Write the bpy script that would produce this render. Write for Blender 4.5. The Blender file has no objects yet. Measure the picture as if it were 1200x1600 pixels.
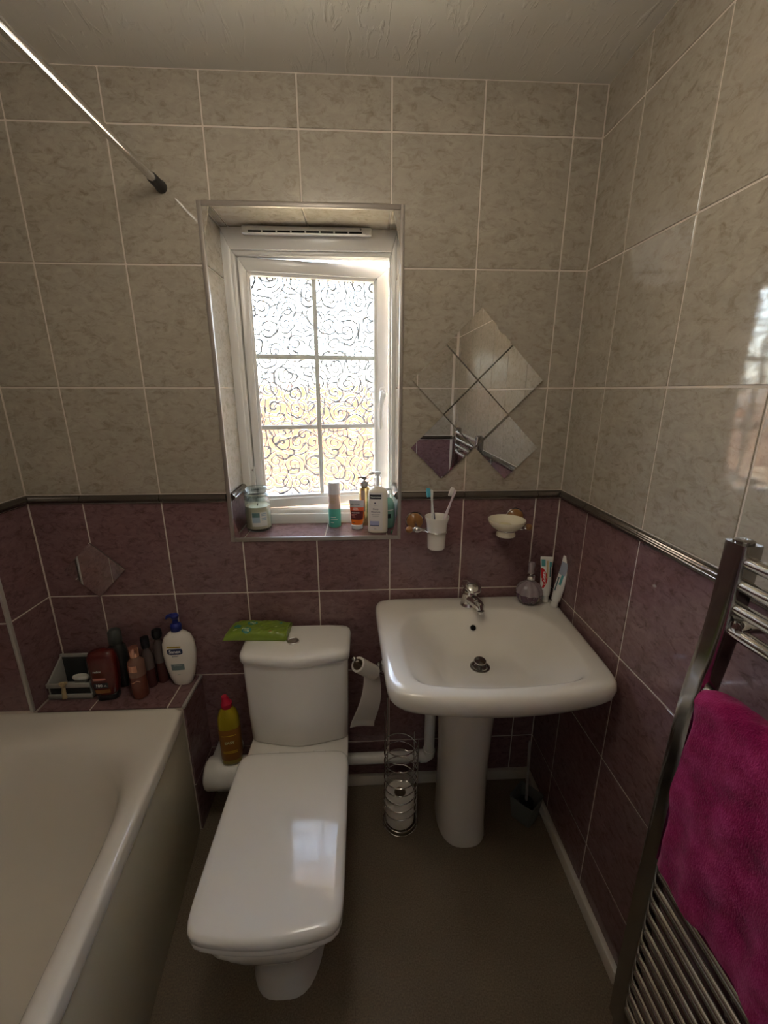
import bpy, bmesh, math, random
from math import sin, cos, pi, radians, atan2, sqrt
from mathutils import Vector, Matrix, Euler
random.seed(7)
SC = bpy.context.scene
COL = SC.collection

# ------------------------------------------------------------------ camera, sky, sun, exposure
cam_d = bpy.data.cameras.new('camera'); cam = bpy.data.objects.new('camera', cam_d); COL.objects.link(cam)
cam.location = (1.0892, -1.3885, 1.5676)
cam.rotation_euler = (radians(73.998), radians(-0.054), radians(-2.872))
cam_d.sensor_fit = 'HORIZONTAL'; cam_d.sensor_width = 36.0; cam_d.lens = 36.0 * 663.33 / 1200.0
cam_d.clip_start = 0.02; cam_d.clip_end = 200
SC.camera = cam

SKY = 3.0
world = bpy.data.worlds.new('daylight'); SC.world = world; world.use_nodes = True
wn = world.node_tree.nodes; wl = world.node_tree.links
sky = wn.new('ShaderNodeTexSky'); sky.sky_type = 'NISHITA'; sky.sun_disc = False
sky.sun_elevation = radians(48); sky.sun_rotation = radians(250); sky.air_density = 1.0; sky.dust_density = 2.5
hs = wn.new('ShaderNodeHueSaturation'); hs.inputs['Saturation'].default_value = .7
wl.new(sky.outputs[0], hs.inputs['Color']); wl.new(hs.outputs[0], wn['Background'].inputs[0]); wn['Background'].inputs[1].default_value = SKY

sun_d = bpy.data.lights.new('sun', 'SUN'); sun_d.energy = 24.0; sun_d.angle = radians(0.6); sun_d.color = (1, .93, .80)
sun = bpy.data.objects.new('sun', sun_d); COL.objects.link(sun)
sun.location = (-4, -2, 6)
sun.rotation_euler = Vector((0.62, 0.085, -0.75)).to_track_quat('-Z', 'Y').to_euler()

# portal: only tells the renderer where the sky enters the room
po_d = bpy.data.lights.new('window_portal', 'AREA'); po_d.shape = 'RECTANGLE'; po_d.size = 0.60; po_d.size_y = 1.02
po_d.cycles.is_portal = True
po = bpy.data.objects.new('window_portal', po_d); COL.objects.link(po)
po.location = (0.93, 0.42, 1.57); po.rotation_euler = (radians(-90), 0, 0)

vs = SC.view_settings; vs.view_transform = 'Standard'; vs.look = 'None'; vs.gamma = 1.0; vs.use_curve_mapping = False
vs.exposure = 1.05
SC.cycles.max_bounces = 14; SC.cycles.diffuse_bounces = 8; SC.cycles.glossy_bounces = 6
SC.cycles.transmission_bounces = 10; SC.cycles.transparent_max_bounces = 16
FILL_LAMP_POWER = 4.3; LAMP_X, LAMP_Y, LAMP_Z = 0.95, -0.90, 2.205  # strength and position of the added fill lamp

# ------------------------------------------------------------------ mesh helpers
class MB:
    def __init__(s): s.v = []; s.f = []
    def add(s, vs_, fs_):
        o = len(s.v); s.v += [tuple(p) for p in vs_]; s.f += [tuple(i + o for i in f) for f in fs_]; return s
    def box(s, x0, x1, y0, y1, z0, z1):
        return s.add([(x0,y0,z0),(x1,y0,z0),(x1,y1,z0),(x0,y1,z0),(x0,y0,z1),(x1,y0,z1),(x1,y1,z1),(x0,y1,z1)],
              [(0,3,2,1),(4,5,6,7),(0,1,5,4),(1,2,6,5),(2,3,7,6),(3,0,4,7)])
    def loft(s, rings, cap0=True, cap1=True, close=False):
        n = len(rings[0]); o = len(s.v)
        for r in rings: s.v += [tuple(p) for p in r]
        m = len(rings)
        for k in range(m if close else m - 1):
            a = o + k * n; b = o + ((k + 1) % m) * n
            for i in range(n):
                j = (i + 1) % n; s.f.append((a + i, a + j, b + j, b + i))
        if not close:
            if cap0: s.f.append(tuple(o + i for i in reversed(range(n))))
            if cap1: s.f.append(tuple(o + (m - 1) * n + i for i in range(n)))
        return s
    def lathe(s, prof, c=(0, 0, 0), axis='z', seg=28, cap0=True, cap1=True):
        rings = []
        for r, h in prof:
            r = max(r, 1e-5); ring = []
            for i in range(seg):
                a = 2 * pi * i / seg
                if axis == 'z': p = (c[0] + r * cos(a), c[1] + r * sin(a), c[2] + h)
                elif axis == 'y': p = (c[0] + r * cos(a), c[1] - h, c[2] + r * sin(a))       # h towards -y
                else: p = (c[0] - h, c[1] - r * cos(a), c[2] + r * sin(a))                     # h towards -x
                ring.append(p)
            rings.append(ring)
        return s.loft(rings, cap0, cap1)
    def tube(s, pts, r, seg=10, closed=False, rs=None):
        pts = [Vector(p) for p in pts]; n = len(pts); rings = []
        up = None
        for k in range(n):
            if closed: t = pts[(k + 1) % n] - pts[k - 1]
            else: t = pts[min(k + 1, n - 1)] - pts[max(k - 1, 0)]
            t.normalize()
            if up is None:
                up = Vector((0, 0, 1)) if abs(t.z) < .9 else Vector((1, 0, 0))
            a = t.cross(up); a.normalize(); up = a.cross(t); up.normalize()
            rr = rs[k] if rs else r
            rings.append([pts[k] + rr * (cos(2 * pi * i / seg) * a + sin(2 * pi * i / seg) * up) for i in range(seg)])
        return s.loft(rings, True, True, close=closed)
    def grid(s, fn, nu, nv):
        o = len(s.v)
        for j in range(nv + 1):
            for i in range(nu + 1): s.v.append(tuple(fn(i / nu, j / nv)))
        for j in range(nv):
            for i in range(nu):
                a = o + j * (nu + 1) + i; s.f.append((a, a + 1, a + nu + 2, a + nu + 1))
        return s
    def mesh(s, name, bevel=0, segs=2, smooth=True, ang=40):
        me = bpy.data.meshes.new(name); me.from_pydata(s.v, [], s.f)
        bm = bmesh.new(); bm.from_mesh(me)
        bmesh.ops.recalc_face_normals(bm, faces=bm.faces)
        if bevel:
            bmesh.ops.bevel(bm, geom=[e for e in bm.edges if e.calc_face_angle(0) > radians(30)], offset=bevel, segments=segs, profile=.5, affect='EDGES', clamp_overlap=True)
        bm.to_mesh(me); bm.free()
        if smooth:
            me.shade_smooth(); me.set_sharp_from_angle(angle=radians(ang))
        return me
    def build(s, name, mat, parent=None, bevel=0, segs=2, smooth=True, ang=40, local=False):
        return link(name, s.mesh(name, bevel, segs, smooth, ang), mat, parent, local)

def link(name, me, mat, parent=None, local=False):
    if mat and not me.materials: me.materials.append(M[mat] if isinstance(mat, str) else mat)
    o = bpy.data.objects.new(name, me); COL.objects.link(o)
    if parent:
        o.parent = parent
        if not local: o.matrix_parent_inverse = pinv(parent)
    return o
def wmat(o):
    m = o.matrix_basis.copy()
    while o.parent:
        m = o.parent.matrix_basis @ o.matrix_parent_inverse @ m if False else (o.matrix_parent_inverse @ m); o = o.parent; m = o.matrix_basis @ m
    return m
def pinv(o): return wmat(o).inverted()
def tag(o, label, cat, group=None):
    o['label'] = label; o['category'] = cat
    if group: o['group'] = group
    return o
def thing(name, label, cat, loc=(0, 0, 0), rot=(0, 0, 0), group=None):
    o = bpy.data.objects.new(name, None); COL.objects.link(o); o.empty_display_size = .03
    o.location = loc; o.rotation_euler = rot
    return tag(o, label, cat, group)
def struct(o): o['kind'] = 'structure'; return o

def pring(c, planes, p, z, n=64):
    """closed ring: smooth polygon given by half planes (nx, ny, h) about centre c"""
    out = []
    for i in range(n):
        a = 2 * pi * i / n; d = (cos(a), sin(a)); t = 0
        for nx, ny, h in planes:
            q = (nx * d[0] + ny * d[1]) / h
            if q > 0: t += q ** p
        r = t ** (-1 / p); out.append((c[0] + r * d[0], c[1] + r * d[1], z))
    return out
def rect_planes(l, r, f, b): return [(-1, 0, l), (1, 0, r), (0, -1, f), (0, 1, b)]
def rring(c, hw, hd, p, z, n=40):
    return pring(c, rect_planes(hw, hw, hd, hd), p, z, n)

def text_mesh(body, size, fn, bold=False, align='CENTER', sx=1.0):
    cu = bpy.data.curves.new('t', 'FONT'); cu.body = body; cu.size = size; cu.align_x = align; cu.align_y = 'CENTER'
    cu.resolution_u = 3
    if bold: cu.offset = size * .02
    ob = bpy.data.objects.new('t', cu); COL.objects.link(ob)
    bpy.context.view_layer.update()
    dg = bpy.context.evaluated_depsgraph_get(); src = ob.evaluated_get(dg).to_mesh()
    me = bpy.data.meshes.new('lettering')
    vv = [fn(v.co.x * sx, v.co.y) for v in src.vertices]; ff = [tuple(p.vertices) for p in src.polygons]
    me.from_pydata([tuple(q) for q in vv], [], ff)
    ob.evaluated_get(dg).to_mesh_clear(); bpy.data.objects.remove(ob); bpy.data.curves.remove(cu)
    return me
def lettering(body, size, fn, mat, parent, bold=False, align='CENTER', sx=1.0):
    return link('lettering', text_mesh(body, size, fn, bold, align, sx), mat, parent, True)
def cyl(r, v0=0, off=.0006, rot=0, cx=0, cy=0):
    return lambda u, v: (cx + (r + off) * sin(u / r + rot), cy - (r + off) * cos(u / r + rot), v0 + v)
def shift(fn, du, dv): return lambda u, v: fn(u + du, v + dv)
def patch(name, u0, u1, v0, v1, fn, mat, parent, nu=12, nv=4):
    return MB().grid(lambda a, b: fn(u0 + (u1 - u0) * a, v0 + (v1 - v0) * b), nu, nv).build(name, mat, parent, local=True)

# ------------------------------------------------------------------ materials
M = {}
def new(name):
    m = bpy.data.materials.new(name); m.use_nodes = True; M[name] = m
    return m, m.node_tree.nodes, m.node_tree.links, m.node_tree.nodes['Principled BSDF']
def plain(name, col, rough=.5, metal=0, coat=0, spec=.5, trans=0, ior=1.45, sheen=0, sss=0):
    m, n, l, b = new(name)
    b.inputs['Base Color'].default_value = (*col, 1); b.inputs['Roughness'].default_value = rough
    b.inputs['Metallic'].default_value = metal; b.inputs['Coat Weight'].default_value = coat; b.inputs['Coat Roughness'].default_value = .04
    b.inputs['Specular IOR Level'].default_value = spec; b.inputs['Transmission Weight'].default_value = trans; b.inputs['IOR'].default_value = ior
    b.inputs['Sheen Weight'].default_value = sheen
    # faint surface variation
    tc = n.new('ShaderNodeTexCoord'); nz = n.new('ShaderNodeTexNoise'); nz.inputs['Scale'].default_value = 60; nz.inputs['Detail'].default_value = 2
    l.new(tc.outputs['Object'], nz.inputs['Vector'])
    mr = n.new('ShaderNodeMapRange'); mr.inputs['To Min'].default_value = rough * .8; mr.inputs['To Max'].default_value = rough * 1.2
    l.new(nz.outputs['Fac'], mr.inputs['Value']); l.new(mr.outputs[0], b.inputs['Roughness'])
    return m
def ramp(n, stops):
    r = n.new('ShaderNodeValToRGB'); e = r.color_ramp.elements
    e[0].position, e[0].color = stops[0][0], (*stops[0][1], 1); e[1].position, e[1].color = stops[-1][0], (*stops[-1][1], 1)
    for p, c in stops[1:-1]:
        k = e.new(p); k.color = (*c, 1)
    return r
def tile_mat(name, base, dark, light):
    m, n, l, b = new(name)
    tc = n.new('ShaderNodeTexCoord'); oi = n.new('ShaderNodeObjectInfo')
    mul = n.new('ShaderNodeMath'); mul.operation = 'MULTIPLY'; mul.inputs[1].default_value = 17.0; l.new(oi.outputs['Random'], mul.inputs[0])
    add = n.new('ShaderNodeVectorMath'); add.operation = 'ADD'; l.new(tc.outputs['Object'], add.inputs[0]); l.new(mul.outputs[0], add.inputs[1])
    mp = n.new('ShaderNodeMapping'); mp.inputs['Rotation'].default_value = (.5, .6, .4); mp.inputs['Scale'].default_value = (1, 1, 1.7); l.new(add.outputs[0], mp.inputs[0])
    n1 = n.new('ShaderNodeTexNoise'); n1.inputs['Scale'].default_value = 22; n1.inputs['Detail'].default_value = 7; n1.inputs['Roughness'].default_value = .68; n1.inputs['Distortion'].default_value = 1.1
    n2 = n.new('ShaderNodeTexNoise'); n2.inputs['Scale'].default_value = 30; n2.inputs['Detail'].default_value = 8; n2.inputs['Roughness'].default_value = .72; n2.inputs['Distortion'].default_value = .9
    l.new(mp.outputs[0], n1.inputs['Vector']); l.new(mp.outputs[0], n2.inputs['Vector'])
    r1 = ramp(n, [(.30, base), (.52, tuple(.5 * (a + c) for a, c in zip(base, light))), (.72, light)]); l.new(n1.outputs['Fac'], r1.inputs[0])
    r2 = ramp(n, [(.50, (0, 0, 0)), (.72, (1, 1, 1))]); l.new(n2.outputs['Fac'], r2.inputs[0])
    mx = n.new('ShaderNodeMix'); mx.data_type = 'RGBA'; l.new(r2.outputs[0], mx.inputs[0]); l.new(r1.outputs[0], mx.inputs[6]); mx.inputs[7].default_value = (*dark, 1)
    l.new(mx.outputs[2], b.inputs['Base Color'])
    b.inputs['Roughness'].default_value = .055; b.inputs['Specular IOR Level'].default_value = .55
    nb = n.new('ShaderNodeTexNoise'); nb.inputs['Scale'].default_value = 9; nb.inputs['Detail'].default_value = 3; l.new(add.outputs[0], nb.inputs['Vector'])
    bp = n.new('ShaderNodeBump'); bp.inputs['Strength'].default_value = .06; bp.inputs['Distance'].default_value = .01
    l.new(nb.outputs['Fac'], bp.inputs['Height']); l.new(bp.outputs[0], b.inputs['Normal'])
tile_mat('beige_tile', (.37, .325, .265), (.25, .21, .16), (.47, .42, .35))
tile_mat('purple_tile', (.18, .098, .100), (.095, .045, .047), (.26, .155, .16))
plain('grout', (.70, .62, .55), .8)
plain('ceramic', (.80, .765, .70), .10, coat=.6)
plain('toilet_ceramic', (.86, .845, .815), .11, coat=.5)
plain('seat_plastic', (.88, .875, .87), .10, coat=.3)
plain('bath_acrylic', (.78, .735, .66), .22, coat=.3)
plain('bath_panel', (.60, .56, .44), .35)
plain('chrome', (.72, .71, .70), .09, metal=1)
plain('satin_chrome', (.80, .78, .76), .32, metal=1)
plain('dark_chrome', (.42, .41, .40), .13, metal=1)
plain('pewter', (.12, .10, .088), .14, metal=.75, coat=.5)
plain('trim_metal', (.36, .32, .29), .38, metal=.4)
plain('trim_strip', (.55, .53, .50), .35, metal=.4)
plain('upvc', (.80, .79, .77), .25, coat=.2)
plain('upvc_bar', (.70, .73, .72), .3)
plain('white_plastic', (.78, .76, .72), .3)
plain('skirting_white', (.66, .61, .54), .4)
plain('black_plastic', (.012, .012, .014), .3)
plain('black_plastic_soft', (.035, .033, .03), .35)
plain('grey_plastic', (.30, .30, .29), .4)
plain('mirror', (.92, .91, .88), .006, metal=1)
plain('mirror_edge', (.10, .08, .07), .4)
plain('paper', (.80, .76, .70), .95)
plain('cardboard', (.35, .26, .18), .9)
plain('wood_walnut', (.33, .15, .045), .3, coat=.4)
plain('painted_shade', (.004, .004, .004), .9)  # near-black colour painted in for the shade inside openings
plain('door_white', (.75, .73, .69), .4)

def ceiling_mat():
    m, n, l, b = new('ceiling_plaster')
    b.inputs['Base Color'].default_value = (.82, .79, .72, 1); b.inputs['Roughness'].default_value = .75
    tc = n.new('ShaderNodeTexCoord'); mp = n.new('ShaderNodeMapping'); mp.inputs['Scale'].default_value = (1.0, .28, 1); mp.inputs['Rotation'].default_value = (0, 0, radians(24)); l.new(tc.outputs['Object'], mp.inputs[0])
    nz = n.new('ShaderNodeTexNoise'); nz.inputs['Scale'].default_value = 34; nz.inputs['Detail'].default_value = 4; nz.inputs['Distortion'].default_value = 1.6; l.new(mp.outputs[0], nz.inputs['Vector'])
    r = ramp(n, [(.56, (0, 0, 0)), (.68, (1, 1, 1))]); l.new(nz.outputs['Fac'], r.inputs[0])
    n2 = n.new('ShaderNodeTexNoise'); n2.inputs['Scale'].default_value = 7; l.new(tc.outputs['Object'], n2.inputs['Vector'])
    mu = n.new('ShaderNodeMath'); mu.operation = 'MULTIPLY'; l.new(r.outputs[0], mu.inputs[0]); l.new(n2.outputs['Fac'], mu.inputs[1])
    bp = n.new('ShaderNodeBump'); bp.inputs['Strength'].default_value = .5; bp.inputs['Distance'].default_value = .006
    l.new(mu.outputs[0], bp.inputs['Height']); l.new(bp.outputs[0], b.inputs['Normal'])
ceiling_mat()
def floor_mat():
    m, n, l, b = new('floor_vinyl')
    tc = n.new('ShaderNodeTexCoord')
    n1 = n.new('ShaderNodeTexNoise'); n1.inputs['Scale'].default_value = 260; n1.inputs['Detail'].default_value = 3; l.new(tc.outputs['Object'], n1.inputs['Vector'])
    n2 = n.new('ShaderNodeTexNoise'); n2.inputs['Scale'].default_value = 6; n2.inputs['Detail'].default_value = 3; l.new(tc.outputs['Object'], n2.inputs['Vector'])
    mm = n.new('ShaderNodeMath'); mm.operation = 'MULTIPLY_ADD'; mm.inputs[1].default_value = .25; l.new(n2.outputs['Fac'], mm.inputs[0]); l.new(n1.outputs['Fac'], mm.inputs[2])
    r = ramp(n, [(.40, (.12, .09, .058)), (.62, (.185, .142, .095)), (.85, (.25, .195, .135))]); l.new(mm.outputs[0], r.inputs[0])
    l.new(r.outputs[0], b.inputs['Base Color']); b.inputs['Roughness'].default_value = .55
    bp = n.new('ShaderNodeBump'); bp.inputs['Strength'].default_value = .25; bp.inputs['Distance'].default_value = .002
    l.new(n1.outputs['Fac'], bp.inputs['Height']); l.new(bp.outputs[0], b.inputs['Normal'])
floor_mat()
def glass_mat():
    """obscure glass embossed with spirals"""
    m, n, l, b = new('obscure_glass'); n.remove(b); out = n['Material Output']
    tc = n.new('ShaderNodeTexCoord'); sp = n.new('ShaderNodeSeparateXYZ'); l.new(tc.outputs['Object'], sp.inputs[0])
    def mth(op, a, c=None, d=None):
        k = n.new('ShaderNodeMath'); k.operation = op
        for i, x in enumerate((a, c, d)):
            if x is None: continue
            if isinstance(x, (int, float)): k.inputs[i].default_value = x
            else: l.new(x, k.inputs[i])
        return k.outputs[0]
    def layer(scale, turns, off):
        cm = n.new('ShaderNodeCombineXYZ'); l.new(mth('MULTIPLY_ADD', sp.outputs[0], scale, off), cm.inputs[0]); l.new(mth('MULTIPLY_ADD', sp.outputs[2], scale, off * 1.7), cm.inputs[1])
        wob = n.new('ShaderNodeTexNoise'); wob.noise_dimensions = '2D'; wob.inputs['Scale'].default_value = 1.3; wob.inputs['Detail'].default_value = 1; l.new(cm.outputs[0], wob.inputs['Vector'])
        vo = n.new('ShaderNodeTexVoronoi'); vo.voronoi_dimensions = '2D'; vo.inputs['Scale'].default_value = 1; vo.inputs['Randomness'].default_value = .75
        l.new(cm.outputs[0], vo.inputs['Vector'])
        df = n.new('ShaderNodeVectorMath'); df.operation = 'SUBTRACT'; l.new(cm.outputs[0], df.inputs[0]); l.new(vo.outputs['Position'], df.inputs[1])
        s2 = n.new('ShaderNodeSeparateXYZ'); l.new(df.outputs[0], s2.inputs[0])
        ang = mth('ARCTAN2', s2.outputs[1], s2.outputs[0]); dist = vo.outputs['Distance']
        ph = mth('ADD', mth('MULTIPLY', dist, turns * 2 * pi), ang)
        ph = mth('ADD', ph, mth('MULTIPLY', wob.outputs['Fac'], 9.0))
        return mth('POWER', mth('MULTIPLY_ADD', mth('SINE', ph), .5, .5), 5.0)
    la = layer(14.0, 4.2, 3.1); lb = layer(9.0, 3.0, 8.4); h = mth('ADD', la, mth('MULTIPLY', lb, .7))
    rl = ramp(n, [(.36, (0, 0, 0)), (.58, (.985, .985, .985))]); l.new(la, rl.inputs[0]); rl2 = ramp(n, [(.66, (0, 0, 0)), (.9, (.9, .9, .9))]); l.new(lb, rl2.inputs[0])
    mask = mth('MAXIMUM', rl.outputs[0], rl2.outputs[0])
    nz = n.new('ShaderNodeTexNoise'); nz.inputs['Scale'].default_value = 120; l.new(tc.outputs['Object'], nz.inputs['Vector'])
    h = mth('MULTIPLY_ADD', nz.outputs['Fac'], .12, h)
    bp = n.new('ShaderNodeBump'); bp.inputs['Strength'].default_value = 1.0; bp.inputs['Distance'].default_value = .0022; l.new(h, bp.inputs['Height'])
    rf = n.new('ShaderNodeBsdfRefraction'); rf.inputs['Roughness'].default_value = .10; rf.inputs['IOR'].default_value = 1.32; rf.inputs['Color'].default_value = (.97, .98, .97, 1); l.new(bp.outputs[0], rf.inputs['Normal'])
    tr = n.new('ShaderNodeBsdfTransparent'); tr.inputs['Color'].default_value = (.98, .99, .98, 1)
    gl = n.new('ShaderNodeBsdfGlossy'); gl.inputs['Roughness'].default_value = .08; l.new(bp.outputs[0], gl.inputs['Normal'])
    m1 = n.new('ShaderNodeMixShader'); m1.inputs[0].default_value = .62; l.new(tr.outputs[0], m1.inputs[1]); l.new(rf.outputs[0], m1.inputs[2])
    tl = n.new('ShaderNodeBsdfTranslucent'); tl.inputs['Color'].default_value = (.10, .10, .10, 1)
    m0 = n.new('ShaderNodeMixShader'); l.new(mask, m0.inputs[0]); l.new(m1.outputs[0], m0.inputs[1]); l.new(tl.outputs[0], m0.inputs[2]); m1 = m0
    fr = n.new('ShaderNodeFresnel'); fr.inputs['IOR'].default_value = 1.3
    m2 = n.new('ShaderNodeMixShader'); l.new(fr.outputs[0], m2.inputs[0]); l.new(m1.outputs[0], m2.inputs[1]); l.new(gl.outputs[0], m2.inputs[2])
    l.new(m2.outputs[0], out.inputs['Surface'])
glass_mat()
def clear_glass(name, col, rough=.03, mixf=.5):
    m, n, l, b = new(name); out = n['Material Output']
    b.inputs['Base Color'].default_value = (*col, 1); b.inputs['Roughness'].default_value = rough; b.inputs['Transmission Weight'].default_value = 1.0; b.inputs['IOR'].default_value = 1.3
    tr = n.new('ShaderNodeBsdfTransparent'); tr.inputs[0].default_value = (*col, 1)
    mx = n.new('ShaderNodeMixShader'); mx.inputs[0].default_value = mixf; l.new(b.outputs[0], mx.inputs[1]); l.new(tr.outputs[0], mx.inputs[2]); l.new(mx.outputs[0], out.inputs['Surface'])
clear_glass('jar_glass', (.90, .95, .95)); clear_glass('clear_plastic', (.86, .80, .77), .1, .8); clear_glass('rose_plastic', (.86, .60, .48), .1, .75)
clear_glass('red_plastic', (.34, .045, .03), .12, .25); clear_glass('lilac_glass', (.80, .74, .79), .08, .72); clear_glass('cap_clear', (.92, .93, .97), .15, .35)
def brick_mat():
    m, n, l, b = new('far_brick')
    tc = n.new('ShaderNodeTexCoord'); mp = n.new('ShaderNodeMapping'); mp.inputs['Rotation'].default_value = (radians(90), 0, 0); l.new(tc.outputs['Object'], mp.inputs[0])
    bt = n.new('ShaderNodeTexBrick'); bt.inputs['Color1'].default_value = (.115, .030, .006, 1); bt.inputs['Color2'].default_value = (.13, .037, .008, 1); bt.inputs['Mortar'].default_value = (.12, .042, .014, 1)
    bt.inputs['Scale'].default_value = 1; bt.inputs['Brick Width'].default_value = .225; bt.inputs['Row Height'].default_value = .075; bt.inputs['Mortar Size'].default_value = .01
    l.new(mp.outputs[0], bt.inputs['Vector']); l.new(bt.outputs['Color'], b.inputs['Base Color']); b.inputs['Roughness'].default_value = .9
brick_mat()
plain('patio', (.74, .64, .42), .9); plain('soffit_timber', (.45, .27, .14), .7)

# ------------------------------------------------------------------ room shell
XR, XL, YR, ZC = 1.768, -0.20, -1.80, 2.364          # right wall, left wall, rear wall, ceiling
PW = 0.252; V0 = 0.1716                               # tile pitch and first joint on the window wall
Z1, Z2, Z3, ZDT, ZDB, Z5, Z6, Z7 = 2.242, 1.9114, 1.5748, 1.2395, 1.2119, .8783, .5456, .2102
GAP = 0.0046
AX = {  # plane -> function (u, v, d) -> xyz, d = out of the wall into the room
 'back':  lambda u, v, d: (u, -d, v), 'rear': lambda u, v, d: (u, YR + d, v),
 'right': lambda u, v, d: (XR - d, u, v), 'left': lambda u, v, d: (XL + d, u, v), 'box': lambda u, v, d: (d, u, v)}
_tiles = {}
def minus(cell, hole):
    u0, u1, v0, v1 = cell
    if not hole: return None
    a0, a1, b0, b1 = hole
    if a1 <= u0 + .001 or a0 >= u1 - .001 or b1 <= v0 + .001 or b0 >= v1 - .001: return None
    us = sorted({u0, u1, min(max(a0, u0), u1), min(max(a1, u0), u1)}); vs_ = sorted({v0, v1, min(max(b0, v0), v1), min(max(b1, v0), v1)})
    keep = []
    for i in range(len(us) - 1):
        for j in range(len(vs_) - 1):
            mu, mv = (us[i] + us[i + 1]) / 2, (vs_[j] + vs_[j + 1]) / 2
            if us[i + 1] - us[i] < .004 or vs_[j + 1] - vs_[j] < .004: continue
            if not (a0 < mu < a1 and b0 < mv < b1): keep.append((us[i], us[i + 1], vs_[j], vs_[j + 1]))
    return keep
def put_tile(parent, fn, key, cell, mat, hole=None, t=.006, name='tile', bev=.0011):
    u0, u1, v0, v1 = cell
    if u1 - u0 < .012 or v1 - v0 < .012: return
    rects = minus(cell, hole)
    if rects is not None and not rects: return
    cu, cv = (u0 + u1) / 2, (v0 + v1) / 2
    o0 = Vector(fn(cu, cv, 0)); eu = Vector(fn(cu + 1, cv, 0)) - o0; ev = Vector(fn(cu, cv + 1, 0)) - o0; ed = Vector(fn(cu, cv, 1)) - o0
    kk = (key, round(u1 - u0, 4), round(v1 - v0, 4), mat) if rects is None else None
    me = _tiles.get(kk) if kk else None
    if me is None:
        bm = bmesh.new(); vd = {}
        def V(a, c):
            k = (round(a, 5), round(c, 5))
            if k not in vd: vd[k] = bm.verts.new(eu * (a - cu) + ev * (c - cv) - ed * t)
            return vd[k]
        rs_ = rects if rects is not None else [cell]
        us = sorted({x for r in rs_ for x in r[:2]}); vs_ = sorted({x for r in rs_ for x in r[2:]})
        fs = []
        for i in range(len(us) - 1):
            for j in range(len(vs_) - 1):
                mu, mv = (us[i] + us[i + 1]) / 2, (vs_[j] + vs_[j + 1]) / 2
                if any(r[0] < mu < r[1] and r[2] < mv < r[3] for r in rs_):
                    fs.append(bm.faces.new((V(us[i], vs_[j]), V(us[i + 1], vs_[j]), V(us[i + 1], vs_[j + 1]), V(us[i], vs_[j + 1]))))
        if len(fs) > 1: fs = bmesh.ops.dissolve_faces(bm, faces=fs, use_verts=True)['region']
        ex = bmesh.ops.extrude_face_region(bm, geom=fs)
        bmesh.ops.translate(bm, verts=[g for g in ex['geom'] if isinstance(g, bmesh.types.BMVert)], vec=ed * t)
        bmesh.ops.recalc_face_normals(bm, faces=bm.faces)
        bmesh.ops.bevel(bm, geom=list(bm.edges), offset=bev, segments=1, affect='EDGES', clamp_overlap=True)
        me = bpy.data.meshes.new(name); bm.to_mesh(me); bm.free()
        me.materials.append(M[mat])
        if kk: _tiles[kk] = me
    ob = bpy.data.objects.new(name, me); COL.objects.link(ob); ob.parent = parent; ob.location = o0
    return ob
ROWS = [(ZC, Z1, 'b'), (Z1, Z2, 'b'), (Z2, Z3, 'b'), (Z3, ZDT, 'b'), (ZDB, Z5, 'p'), (Z5, Z6, 'p'), (Z6, Z7, 'p'), (Z7, 0., 'p')]
def joints(first, lo, hi):
    k = math.floor((lo - first) / PW) + 1; out = [lo]
    while first + k * PW < hi - .001: out.append(first + k * PW); k += 1
    return out + [hi]
def dado_piece(parent, fn, key, u0, u1):
    """one length of half-round dado tile"""
    kk = ('dado', key, round(u1 - u0, 4)); me = _tiles.get(kk); cu = (u0 + u1) / 2
    zc, hh = (ZDT + ZDB) / 2, (ZDT - ZDB) / 2 - .0012
    o0 = Vector(fn(cu, zc, 0))
    if me is None:
        prof = [(-hh, -.004), (-hh, .005), (-hh * .80, .0085), (-hh * .55, .009)]
        prof += [(hh * (-.45 + .75 * k / 6 - .0), .010 + .0065 * sin(pi * (k + .6) / 7.2)) for k in range(7)]
        prof += [(hh * .5, .010), (hh * .82, .008), (hh, .004), (hh, -.004)]
        ends = []
        for s in (-1, 1):
            u = s * ((u1 - u0) / 2 - .0010)
            ends.append([Vector(fn(cu + u, zc + dz, d)) - o0 for dz, d in prof])
        mb = MB().loft(ends); me = mb.mesh('dado_tile', smooth=True, ang=50); me.materials.append(M['pewter']); _tiles[kk] = me
    ob = bpy.data.objects.new('dado_tile', me); COL.objects.link(ob); ob.parent = parent; ob.location = o0
def tile_wall(parent, plane, js, u_lo, u_hi, hole=None, z_lo=0., dado_skip=None):
    fn = AX[plane]
    for a, b in zip(js[:-1], js[1:]):
        for zt, zb, k in ROWS:
            if zt <= z_lo + .01: continue
            zb2 = max(zb, z_lo)
            put_tile(parent, fn, plane, (a + GAP / 2, b - GAP / 2, zb2 + GAP / 2, zt - GAP / 2), 'beige_tile' if k == 'b' else 'purple_tile', hole)
        segs = [(a, b)]
        if dado_skip:
            s0, s1 = dado_skip; segs = [(a, min(b, s0)), (max(a, s1), b)]
        for p, q in segs:
            if q - p > .01: dado_piece(parent, fn, plane, p, q)

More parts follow.
